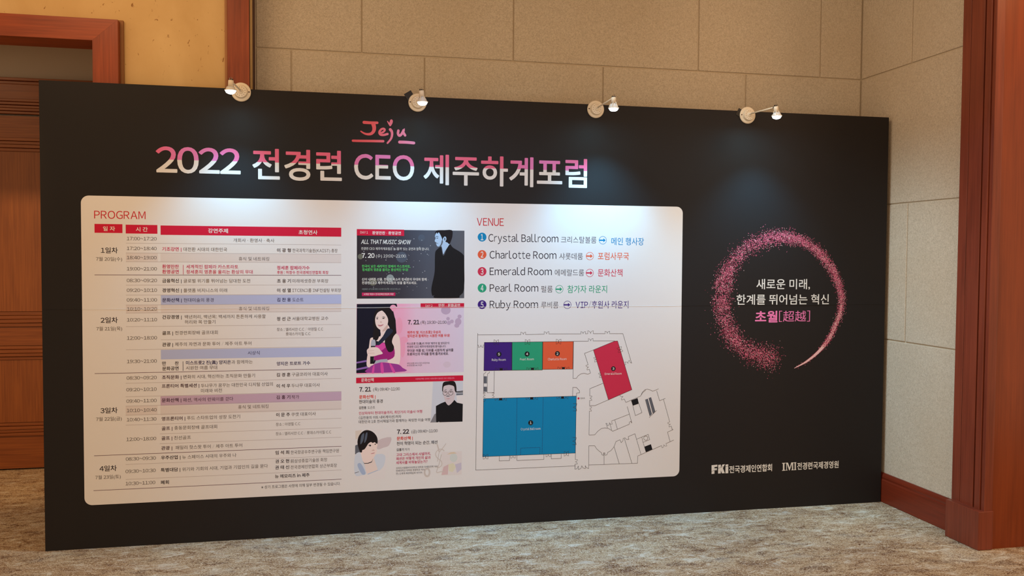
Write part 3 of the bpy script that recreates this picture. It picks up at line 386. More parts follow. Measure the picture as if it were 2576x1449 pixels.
P2 = {"rect":[1574.1,877.9,2165.3,1263.2],"shapes":[["print_navy",[[1575.3,1262.6],[1751.1,1263.4],[1790.0,1263.5],[1794.9,1248.7],[1769.1,1236.7],[1785.6,1167.0],[1790.2,1100.3],[1727.3,1022.3],[1634.9,884.3],[1572.1,883.9]],0],["print_rose",[[1790.1,1239.6],[1789.2,1234.0],[1786.6,1229.0],[1782.6,1225.0],[1777.6,1222.4],[1772.1,1221.6],[1766.5,1222.5],[1761.5,1225.1],[1757.5,1229.2],[1755.0,1234.2],[1754.1,1239.8],[1755.0,1245.4],[1757.5,1250.5],[1761.5,1254.5],[1766.5,1257.0],[1772.0,1257.9],[1777.6,1256.9],[1782.6,1254.3],[1786.6,1250.3],[1789.2,1245.2]],0],["print_rose",[[1853.6,1063.0],[1852.5,1057.3],[1849.3,1052.3],[1844.3,1048.3],[1837.9,1045.8],[1830.9,1045.0],[1824.0,1046.0],[1817.6,1048.7],[1812.6,1052.8],[1809.4,1057.9],[1808.3,1063.6],[1809.4,1069.2],[1812.6,1074.2],[1817.6,1078.2],[1823.9,1080.7],[1830.9,1081.5],[1837.9,1080.5],[1844.2,1077.9],[1849.2,1073.7],[1852.5,1068.6]],0],["print_rose",[[1823.3,1142.3],[1822.4,1128.3],[1819.9,1115.6],[1815.9,1105.6],[1810.8,1099.2],[1805.3,1097.0],[1799.7,1099.3],[1794.6,1105.9],[1790.6,1116.0],[1788.1,1128.7],[1787.2,1142.7],[1788.0,1156.8],[1790.6,1169.4],[1794.6,1179.4],[1799.6,1185.8],[1805.1,1188.0],[1810.7,1185.7],[1815.8,1179.2],[1819.8,1169.1],[1822.4,1156.4]],0],["print_rose",[[1838.5,1020.6],[1837.8,1003.7],[1835.7,988.4],[1832.4,976.4],[1828.2,968.7],[1823.5,966.1],[1818.9,968.8],[1814.6,976.7],[1811.3,988.9],[1809.1,1004.1],[1808.4,1021.1],[1809.1,1038.0],[1811.2,1053.2],[1814.5,1065.2],[1818.7,1072.9],[1823.4,1075.5],[1828.0,1072.8],[1832.2,1065.0],[1835.6,1052.8],[1837.8,1037.5]],0],["print_stripe",[[1572.8,945.9],[1627.5,955.1],[1627.5,945.5],[1572.8,936.9]],0],["print_stripe",[[1572.4,908.9],[1634.9,921.2],[1637.9,910.5],[1572.4,899.6]],0],["print_lilac",[[2090.6,1225.4],[2089.3,1218.0],[2085.5,1211.4],[2079.5,1206.2],[2072.0,1202.8],[2063.6,1201.7],[2055.3,1203.0],[2047.7,1206.4],[2041.7,1211.7],[2037.9,1218.4],[2036.5,1225.8],[2037.8,1233.2],[2041.6,1239.8],[2047.6,1245.0],[2055.1,1248.4],[2063.5,1249.5],[2071.8,1248.3],[2079.4,1244.8],[2085.4,1239.5],[2089.3,1232.8]],0],["print_lilac",[[2085.9,1177.9],[2085.4,1174.9],[2084.0,1172.2],[2081.8,1170.0],[2079.1,1168.7],[2076.1,1168.2],[2073.0,1168.7],[2070.3,1170.1],[2068.1,1172.3],[2066.7,1175.1],[2066.2,1178.1],[2066.6,1181.1],[2068.0,1183.9],[2070.2,1186.0],[2072.9,1187.4],[2076.0,1187.8],[2079.0,1187.3],[2081.8,1185.9],[2084.0,1183.7],[2085.4,1181.0]],0],["print_lilac",[[2092.4,1154.9],[2091.9,1151.3],[2090.2,1148.0],[2087.6,1145.5],[2084.4,1143.8],[2080.8,1143.3],[2077.1,1143.9],[2073.9,1145.6],[2071.3,1148.2],[2069.6,1151.5],[2069.0,1155.1],[2069.6,1158.7],[2071.2,1161.9],[2073.8,1164.5],[2077.1,1166.1],[2080.7,1166.6],[2084.3,1166.0],[2087.6,1164.3],[2090.2,1161.7],[2091.8,1158.5]],0],["print_lilac",[[2108.1,1162.4],[2107.6,1159.2],[2106.2,1156.3],[2103.8,1154.0],[2100.9,1152.5],[2097.7,1152.0],[2094.4,1152.6],[2091.5,1154.1],[2089.2,1156.4],[2087.7,1159.3],[2087.2,1162.6],[2087.7,1165.8],[2089.1,1168.7],[2091.5,1171.0],[2094.4,1172.4],[2097.6,1172.9],[2100.9,1172.4],[2103.8,1170.9],[2106.1,1168.5],[2107.6,1165.6]],0],["print_lilac",[[2152.0,1189.6],[2151.4,1186.2],[2149.9,1183.2],[2147.4,1180.7],[2144.3,1179.2],[2140.9,1178.7],[2137.4,1179.2],[2134.3,1180.8],[2131.8,1183.3],[2130.2,1186.4],[2129.7,1189.8],[2130.2,1193.2],[2131.8,1196.3],[2134.2,1198.7],[2137.3,1200.3],[2140.8,1200.8],[2144.2,1200.2],[2147.3,1198.6],[2149.8,1196.2],[2151.4,1193.1]],0],["print_lilac",[[2151.2,1160.4],[2150.3,1154.2],[2147.8,1148.5],[2143.8,1144.1],[2138.8,1141.2],[2133.3,1140.3],[2127.7,1141.3],[2122.7,1144.3],[2118.7,1148.8],[2116.2,1154.5],[2115.3,1160.8],[2116.1,1167.0],[2118.6,1172.7],[2122.6,1177.1],[2127.6,1179.9],[2133.1,1180.9],[2138.7,1179.8],[2143.7,1176.9],[2147.7,1172.4],[2150.2,1166.7]],0],["print_lilac",[[2139.5,1139.0],[2138.8,1135.4],[2136.8,1132.2],[2133.8,1129.6],[2129.9,1128.0],[2125.6,1127.5],[2121.3,1128.1],[2117.4,1129.8],[2114.3,1132.4],[2112.3,1135.7],[2111.6,1139.3],[2112.3,1142.9],[2114.3,1146.1],[2117.3,1148.7],[2121.2,1150.3],[2125.5,1150.8],[2129.8,1150.2],[2133.7,1148.5],[2136.8,1145.9],[2138.8,1142.6]],0],["print_pale",[[2092.3,921.1],[2091.3,915.9],[2088.2,911.2],[2083.5,907.6],[2077.4,905.3],[2070.8,904.6],[2064.1,905.6],[2058.1,908.1],[2053.3,912.0],[2050.2,916.7],[2049.1,922.0],[2050.2,927.2],[2053.2,931.8],[2058.0,935.5],[2064.0,937.8],[2070.7,938.5],[2077.3,937.5],[2083.4,935.0],[2088.2,931.2],[2091.2,926.4]],0],["print_skin",[[1703.4,1125.5],[1742.2,1149.3],[1763.2,1100.6],[1790.2,1097.8],[1806.8,1075.8],[1812.0,1021.0],[1810.9,954.1],[1802.5,926.3],[1783.8,921.8],[1715.4,955.9],[1691.5,986.6],[1715.4,998.3],[1775.3,973.0],[1772.3,1033.8],[1703.4,1053.0],[1664.7,1059.6],[1667.6,1023.3],[1664.7,923.6],[1640.9,913.8],[1628.4,925.8],[1629.6,963.6],[1640.9,1029.7],[1647.4,1071.9],[1664.7,1079.2],[1703.4,1086.2]],1],["print_magenta",[[1672.1,1029.3],[1691.5,1038.0],[1715.3,1049.8],[1733.3,1037.4],[1751.3,1028.0],[1775.3,1021.6],[1778.9,972.9],[1742.3,952.4],[1691.5,953.3],[1667.7,959.8]],1],["print_fuchsia",[[1676.6,1029.2],[1715.3,1049.2],[1736.3,1037.3],[1730.3,1022.3],[1703.4,1004.6],[1679.6,1017.1]],1],["print_violet",[[1643.9,915.0],[1667.7,929.6],[1703.4,941.0],[1781.4,931.6],[1805.5,925.0],[1823.6,908.2],[1837.2,888.1],[1629.6,885.0]],1],["print_fuchsia",[[1661.7,917.6],[1670.6,925.0],[1667.7,885.7],[1655.8,885.7]],1],["print_fuchsia",[[1703.4,934.9],[1715.4,936.2],[1721.4,886.1],[1706.5,885.8]],1],["print_fuchsia",[[1751.3,931.0],[1760.4,930.8],[1784.4,886.2],[1769.4,886.2]],1],["print_silver",[[1676.6,950.0],[1703.4,956.7],[1739.3,959.1],[1742.9,942.7],[1703.4,941.0],[1670.6,932.0]],0],["print_hair",[[1721.2,1247.6],[1701.8,1243.8],[1680.1,1229.8],[1668.2,1204.3],[1665.2,1168.1],[1660.2,1144.1],[1667.6,1130.4],[1662.3,1098.8],[1665.3,1062.6],[1687.0,1065.3],[1698.9,1101.4],[1694.4,1125.6],[1745.2,1152.2],[1754.2,1118.9],[1731.8,1082.8],[1727.3,1043.5],[1745.3,999.3],[1769.3,1002.0],[1777.1,1024.6],[1765.6,1052.1],[1773.7,1082.3],[1790.2,1106.3],[1781.8,1142.8],[1785.9,1167.0],[1778.7,1194.3],[1764.6,1227.7],[1745.1,1244.4]],1],["print_skin",[[1707.8,1225.7],[1686.9,1213.8],[1675.3,1189.1],[1674.7,1162.0],[1682.5,1137.2],[1699.8,1121.3],[1714.7,1118.7],[1732.0,1128.8],[1742.2,1152.3],[1744.0,1179.5],[1730.8,1206.8],[1716.7,1222.0]],1],["print_shade_w",[[1715.3,1117.8],[1742.2,1149.3],[1739.2,1125.1],[1718.3,1110.2]],1],["print_hair",[[1676.5,1186.1],[1684.0,1191.5],[1691.4,1189.0],[1690.8,1186.6],[1684.0,1188.5]],0],["print_hair",[[1708.7,1189.4],[1718.2,1193.3],[1728.7,1190.2],[1727.8,1187.5],[1718.2,1190.0]],0],["print_hair",[[1678.9,1181.3],[1684.9,1184.8],[1691.4,1181.2],[1685.5,1178.2]],0],["print_hair",[[1711.1,1182.8],[1718.8,1186.9],[1727.2,1183.2],[1718.8,1180.3]],0],["print_shade_w",[[1699.8,1164.8],[1707.8,1167.7],[1710.5,1160.1],[1703.3,1158.7]],0],["print_lip",[[1688.4,1148.0],[1703.3,1146.6],[1719.8,1150.7],[1712.3,1142.0],[1700.4,1139.1],[1692.9,1141.9]],1],["print_strap",[[1742.2,1126.6],[1772.2,1115.6],[1745.2,1082.6],[1698.9,1037.9],[1682.5,1043.6],[1715.3,1083.0]],1],["print_silver",[[1654.3,1061.2],[1663.2,1067.1],[1674.2,1063.1],[1675.4,1032.2],[1652.2,1033.2]],1],["print_black",[[1651.3,1032.6],[1676.0,1032.2],[1667.6,1017.3],[1666.5,934.2],[1646.8,933.6],[1647.4,975.3]],0],["print_skin",[[1631.4,1013.3],[1649.8,1024.5],[1685.5,1023.6],[1704.0,1006.1],[1715.4,989.2],[1691.5,982.1],[1664.7,975.0],[1637.3,977.9],[1629.6,998.3]],1],["print_shade_w",[[1633.5,1005.7],[1667.6,1008.2],[1667.6,1006.4],[1633.5,1003.6]],0],["print_shade_w",[[1633.5,993.7],[1670.6,993.0],[1670.6,991.2],[1633.5,991.3]],0]],"banner":[1922.9,1239.4,2166.3,1264.6],"texts":[["DAY 2",1950.3,1988.4,1251.4,17,"ink_white",0,0],["만찬 · 문화공연",2022.7,2143.0,1252.2,20,"ink_white",0.8,0],["7. 21",1851.9,1917.0,1161.2,32,"ink_dark",1.4,0],["(목) 19:30~21:00",1923.1,2067.5,1159.0,22,"ink_dark",0,0],["제주의 딸, 미스트롯2 우승자",1849.9,2036.3,1104.1,18,"ink_scarlet",1,0],["양지은과 함께하는 시원한 여름 무대!",1849.9,2085.6,1084.3,18,"ink_scarlet",1,0],["미스트롯 진(眞)의 무대! '제주의 딸 양지은'이",1849.1,2083.3,1041.7,15,"ink_dark",0.4,0],["전경련 CEO 제주하계포럼에 찾아옵니다.",1849.1,2065.8,1024.4,15,"ink_dark",0.4,0],["무더운 여름 밤, 더위를 시원하게 날려줄",1849.1,2106.6,1002.8,18,"ink_dark",0.8,0],["트롯여신의 무대를 함께 즐겨보세요.",1849.2,2079.8,983.3,18,"ink_dark",0.8,0],["#미스트롯 #미스지은 #지은이네",1848.6,1972.4,932.4,11,"ink_grey",0,0],["#국악트롯 #K-POP",1848.7,1931.3,920.2,11,"ink_grey",0,0]]}
P3 = {"bar":[1571.3,828.6,2162.8,859.0],"shapes":[["print_cool",[[1993.2,829.2],[2161.7,828.1],[2159.9,597.6],[1980.5,598.6]],0],["print_cloud",[[2125.2,746.0],[2161.5,746.3],[2161.2,697.7],[2128.1,705.4]],0],["print_black",[[2123.8,769.7],[2162.0,772.0],[2162.0,766.6],[2123.8,764.9]],0],["print_black",[[2123.8,761.6],[2162.0,763.3],[2162.0,759.5],[2123.8,757.9]],0],["print_shade",[[2123.8,754.6],[2162.0,756.3],[2162.0,749.3],[2123.9,747.6]],0],["print_sleeve",[[2001.7,644.6],[2017.8,652.2],[2023.3,598.7],[1977.8,598.7]],0],["print_black",[[2061.9,713.3],[2082.2,690.6],[2110.7,724.3],[2128.1,705.9],[2161.2,697.7],[2159.9,597.6],[2028.7,598.6],[2026.5,603.5],[2023.3,598.7],[2011.3,598.6],[2009.8,652.4],[2009.7,690.1],[2036.4,704.0]],0],["print_skin_grey",[[2062.7,720.8],[2109.6,730.2],[2109.6,716.7],[2082.2,691.7],[2064.4,710.0]],1],["print_skin_grey",[[2051.7,799.0],[2073.7,807.6],[2110.4,800.8],[2115.9,773.2],[2119.2,756.9],[2112.3,730.1],[2098.3,711.7],[2080.0,706.3],[2063.3,715.4],[2053.0,742.6],[2048.1,766.9]],1],["print_hair",[[2052.7,822.6],[2076.4,827.4],[2109.2,827.7],[2121.2,810.8],[2125.1,783.7],[2123.0,762.2],[2114.8,775.9],[2111.0,797.0],[2092.6,805.5],[2076.4,806.5],[2052.8,798.5],[2049.1,771.7],[2044.3,775.0],[2045.8,804.6]],1],["print_hair",[[2054.5,778.8],[2065.7,782.0],[2071.1,778.6],[2065.8,779.3]],0],["print_hair",[[2084.6,780.7],[2095.4,783.4],[2104.8,778.8],[2095.4,780.7]],0],["print_black",[[2055.0,766.7],[2061.8,769.2],[2069.0,766.3],[2062.0,764.4]],0],["print_black",[[2085.2,767.0],[2092.7,769.7],[2100.8,766.6],[2092.7,764.6]],0],["print_shade",[[2068.0,744.8],[2076.6,746.8],[2086.1,744.9],[2084.7,741.7],[2069.9,741.6]],1],["print_lip",[[2062.7,729.9],[2076.7,730.1],[2092.9,731.2],[2079.4,726.8]],0]],"rings":[[[2072.8,760.8],[2072.4,757.7],[2071.2,754.7],[2069.2,752.2],[2066.7,750.3],[2063.7,749.1],[2060.5,748.8],[2057.3,749.3],[2054.3,750.6],[2051.7,752.7],[2049.7,755.3],[2048.5,758.3],[2048.1,761.5],[2048.5,764.7],[2049.7,767.6],[2051.7,770.2],[2054.2,772.1],[2057.2,773.2],[2060.4,773.5],[2063.6,773.0],[2066.6,771.7],[2069.2,769.7],[2071.1,767.1],[2072.4,764.1],[2072.8,760.8]],[[2105.7,761.0],[2105.3,757.7],[2104.0,754.6],[2101.9,752.0],[2099.3,750.0],[2096.1,748.8],[2092.8,748.5],[2089.4,749.0],[2086.3,750.4],[2083.6,752.5],[2081.6,755.2],[2080.3,758.4],[2079.8,761.7],[2080.2,765.1],[2081.5,768.1],[2083.6,770.8],[2086.2,772.8],[2089.4,774.0],[2092.7,774.3],[2096.1,773.8],[2099.2,772.4],[2101.9,770.3],[2103.9,767.6],[2105.3,764.4],[2105.7,761.0]]],"texts":[["문화산책",1598.6,1666.5,845.0,22,"ink_white",0.9,0],["*문화산책은 온라인 사전신청이 필요한 프로그램입니다.",1894.7,2114.0,844.6,10,"print_rose",0,0],["7. 21",1588.0,1652.2,794.1,32,"ink_dark",1.4,0],["(목) 09:40~11:00",1663.9,1809.0,792.4,22,"ink_dark",0,0],["문화산책 |",1587.5,1675.6,752.5,22,"ink_scarlet",1.2,0],["현대미술의 풍경",1586.7,1715.2,726.2,22,"ink_dark",0.5,0],["김찬용",1586.7,1626.2,693.2,17,"ink_dark",1,0],["도슨트",1633.2,1673.8,692.9,17,"ink_grey",0,0],["인상파부터 현대미술까지, 최단거리 미술사 여행",1586.1,1932.8,662.6,19,"ink_pink",0.5,0],["〈김찬용의 아트 내비게이션〉저자",1585.3,1817.1,637.6,19,"ink_dark",0.1,0],["대한민국 1호 전시해설가와 함께하는 짜릿한 미술 여행",1584.8,1977.2,615.2,19,"ink_dark",0.1,0]]}
P4 = {"shapes":[["print_cloud",[[1567.0,571.4],[1752.7,570.0],[1760.7,524.5],[1750.2,426.3],[1724.1,296.7],[1562.7,296.4]],0],["print_tan",[[1567.0,566.1],[1601.6,570.1],[1591.2,530.8],[1568.0,518.5]],0],["print_mauve",[[1690.0,508.5],[1760.7,524.5],[1750.2,479.6],[1718.8,467.5],[1686.1,460.8]],1],["print_shade",[[1565.9,485.5],[1580.9,491.6],[1597.7,448.5],[1565.3,436.6]],0],["print_sky",[[1564.8,428.7],[1596.4,444.6],[1614.5,384.2],[1627.5,329.2],[1598.9,318.5],[1564.0,325.5]],1],["print_sky",[[1666.5,419.1],[1697.9,433.8],[1729.3,421.8],[1724.1,374.0],[1703.1,345.7],[1687.4,346.4]],1],["print_denim",[[1578.2,380.5],[1596.4,385.0],[1622.3,330.7],[1604.1,323.6],[1586.0,353.6]],1],["print_skin",[[1597.7,456.5],[1614.5,461.1],[1653.5,430.3],[1665.2,413.9],[1653.5,390.4],[1614.5,386.3],[1597.9,432.6]],1],["print_blush",[[1614.5,383.6],[1635.3,385.9],[1654.8,393.0],[1667.8,412.4],[1688.7,345.8],[1661.3,336.9],[1628.0,326.5]],0],["print_black",[[1606.7,397.8],[1614.5,386.3],[1635.3,386.5],[1654.8,393.0],[1663.9,411.3],[1656.1,389.0],[1636.6,382.7],[1614.5,382.9]],0],["print_skin",[[1622.3,479.3],[1650.9,503.4],[1682.2,500.9],[1686.9,482.1],[1682.7,466.3],[1683.2,450.3],[1674.4,428.9],[1666.0,416.0],[1648.3,421.2],[1614.5,447.8]],1],["print_hair",[[1608.1,562.5],[1632.7,568.5],[1661.3,557.4],[1682.2,532.7],[1687.9,508.6],[1684.8,490.1],[1671.7,499.9],[1661.3,495.8],[1650.9,501.5],[1636.6,492.5],[1628.0,479.1],[1615.8,462.4],[1604.7,458.8],[1602.1,447.0],[1592.5,448.7],[1581.4,480.9],[1578.3,507.5],[1586.6,538.9]],1],["print_streak",[[1599.0,538.5],[1614.6,551.1],[1609.4,511.6],[1593.8,491.0]],1],["print_streak",[[1622.3,548.2],[1632.7,553.1],[1627.5,516.2],[1614.5,498.2]],1],["print_hair",[[1632.7,482.9],[1643.1,487.8],[1652.2,486.1],[1643.1,484.6]],0],["print_hair",[[1639.2,480.8],[1648.3,485.7],[1653.5,483.4],[1648.3,477.0]],0],["print_hair",[[1669.1,488.1],[1676.9,492.6],[1679.6,489.8],[1674.3,485.2]],0],["print_shade_w",[[1656.1,456.7],[1667.8,458.9],[1670.4,453.0],[1658.7,453.5]],1],["print_lip",[[1649.6,437.1],[1661.3,440.6],[1674.4,442.7],[1666.5,437.2],[1653.5,435.1]],0],["print_black",[[1562.7,334.8],[1586.0,340.4],[1586.0,338.2],[1562.7,332.2]],0],["print_denim",[[1632.7,324.9],[1688.7,345.0],[1690.0,342.3],[1634.0,321.7]],0],["print_art_a",[[2043.2,429.7],[2156.8,429.9],[2155.7,299.0],[2041.4,300.0]],0],["print_art_b",[[2053.7,346.0],[2080.6,358.3],[2078.1,301.6],[2042.0,300.5]],0],["print_art_c",[[2080.6,358.3],[2107.7,365.3],[2124.0,342.9],[2105.1,313.9],[2083.5,320.3]],0],["print_art_d",[[2118.5,356.7],[2153.8,366.0],[2155.3,327.9],[2129.6,307.3]],0],["print_art_e",[[2132.0,394.0],[2130.9,386.5],[2127.9,379.9],[2123.1,374.7],[2117.1,371.5],[2110.4,370.6],[2103.7,372.1],[2097.6,375.8],[2092.8,381.4],[2089.7,388.3],[2088.6,395.9],[2089.7,403.4],[2092.7,410.0],[2097.5,415.2],[2103.5,418.4],[2110.2,419.4],[2116.9,417.9],[2122.9,414.2],[2127.8,408.6],[2130.9,401.6]],0],["print_art_f",[[2072.4,415.5],[2129.2,418.6],[2112.9,427.4],[2093.9,426.8]],0]],"mono":[[[[2017.0,475.0],[2023.8,452.6],[2028.7,430.8]],6.6,6.6],[[[2067.3,477.3],[2048.0,451.6],[2029.7,429.4],[2023.9,404.0],[2019.1,377.2]],3.5,3.5],[[[2057.5,435.1],[2048.0,443.5],[2034.5,446.8],[2018.4,439.3],[2009.1,423.5],[2013.2,404.5],[2026.6,390.4],[2040.1,379.0],[2044.2,362.6],[2037.5,349.4],[2024.1,343.3],[2007.9,350.7]],4.0,4.0],[[[2041.4,416.8],[2029.4,366.0],[2014.7,318.0],[2037.6,319.1],[2061.9,319.9]],4.0,4.0]],"ring":[[[1975.0,318.5],[1974.4,311.9],[1972.4,305.9],[1969.3,301.3],[1965.5,298.4],[1961.2,297.6],[1956.9,298.8],[1953.0,302.1],[1949.9,307.0],[1947.9,313.1],[1947.2,319.8],[1947.9,326.4],[1949.8,332.3],[1952.9,336.9],[1956.8,339.8],[1961.1,340.7],[1965.4,339.4],[1969.2,336.2],[1972.3,331.3],[1974.3,325.2],[1975.0,318.5]],9.1,9.1],"texts":[["7. 22",1793.5,1860.8,553.4,32,"ink_dark",1.4,0],["(금) 09:40~11:00",1873.5,2019.4,551.8,22,"ink_dark",0,0],["문화산책 |",1792.2,1880.8,515.8,22,"ink_scarlet",1.2,0],["천이 혁명이 되는 순간, 패션",1792.3,2018.3,487.3,22,"ink_dark",0.5,0],["김홍기",1791.5,1831.9,452.9,17,"ink_dark",1,0],["작가",1837.7,1864.2,452.6,17,"ink_grey",0,0],["고대 그리스에서 샤넬까지,",1790.2,1981.7,424.6,19,"ink_pink",0.7,0],["패션은 어떻게 개인의 삶과",1789.7,1980.4,402.7,19,"ink_pink",0.7,0],["세계사를 바꿔놓았는가?",1789.2,1962.8,380.5,19,"ink_pink",0.7,0],["브리티시컬럼비아대학교 대학원 마케팅전략 석사",1789.0,2021.4,350.3,13,"ink_grey",0,0],["연세대학교 대학원 경영학과 석사",1788.5,1947.7,335.4,13,"ink_grey",0,0],["전) 신세계 패션매입부 바이어",1788.5,1933.1,319.3,13,"ink_grey",0,0]]}
VENUES = [["1",[2266.4,1634.6],["1",2258.8,2274.0,1634.5,44,"ink_white",1,0],["Crystal Ballroom",2303.0,2707.6,1631.2,57,"ink_dark",0,0],["크리스탈볼룸",2723.8,2935.0,1624.7,42,"ink_grey",-0.3,0],[2973.6,1623.8],["메인 행사장",3025.1,3224.1,1618.5,48,"venue_blue",0.3,0],"venue_blue"],["2",[2266.9,1537.0],["2",2259.3,2274.5,1537.0,44,"ink_white",1,0],["Charlotte Room",2310.1,2697.0,1536.4,57,"ink_dark",0,0],["샤롯데룸",2714.3,2854.5,1529.9,42,"ink_grey",-0.3,0],[2896.4,1532.0],["포럼사무국",2944.4,3133.1,1532.3,48,"venue_orange",0.3,0],"venue_orange"],["3",[2267.3,1441.7],["3",2259.8,2274.9,1441.7,44,"ink_white",1,0],["Emerald Room",2310.6,2671.3,1443.2,57,"ink_dark",0,0],["에메랄드룸",2688.5,2862.8,1436.5,42,"ink_grey",-0.3,0],[2896.8,1435.0],["문화산책",2945.4,3094.5,1436.1,48,"venue_red",0.3,0],"venue_red"],["4",[2267.8,1349.0],["4",2260.2,2275.4,1349.0,44,"ink_white",1,0],["Pearl Room",2311.1,2592.2,1349.4,57,"ink_dark",0,0],["펄룸",2608.4,2677.0,1342.3,42,"ink_grey",-0.3,0],[2716.4,1341.6],["참가자 라운지",2764.3,3001.8,1341.5,48,"venue_green",0.3,0],"venue_green"],["5",[2268.3,1255.8],["5",2260.7,2275.9,1255.8,44,"ink_white",1,0],["Ruby Room",2311.6,2591.4,1256.5,57,"ink_dark",0,0],["루비룸",2610.0,2711.7,1251.0,42,"ink_grey",-0.3,0],[2765.1,1251.6],["VIP/후원사 라운지",2813.7,3133.3,1251.3,48,"venue_purple",0.3,0],"venue_purple"]]
ROOMS = [["venue_purple",[[2282.2,1042.5],[2440.7,1041.4],[2441.7,881.5],[2280.4,882.4]]],["venue_green",[[2442.3,1041.4],[2620.0,1041.3],[2619.6,879.2],[2442.3,881.4]]],["venue_orange",[[2621.6,1041.3],[2802.1,1040.6],[2800.3,880.8],[2621.2,882.4]]],["venue_red",[[2923.2,989.4],[3051.3,1038.7],[3069.5,1039.1],[3160.5,752.0],[3017.4,696.0]]],["venue_blue",[[2279.3,724.2],[2823.3,723.6],[2820.6,392.1],[2275.8,393.9]]]]
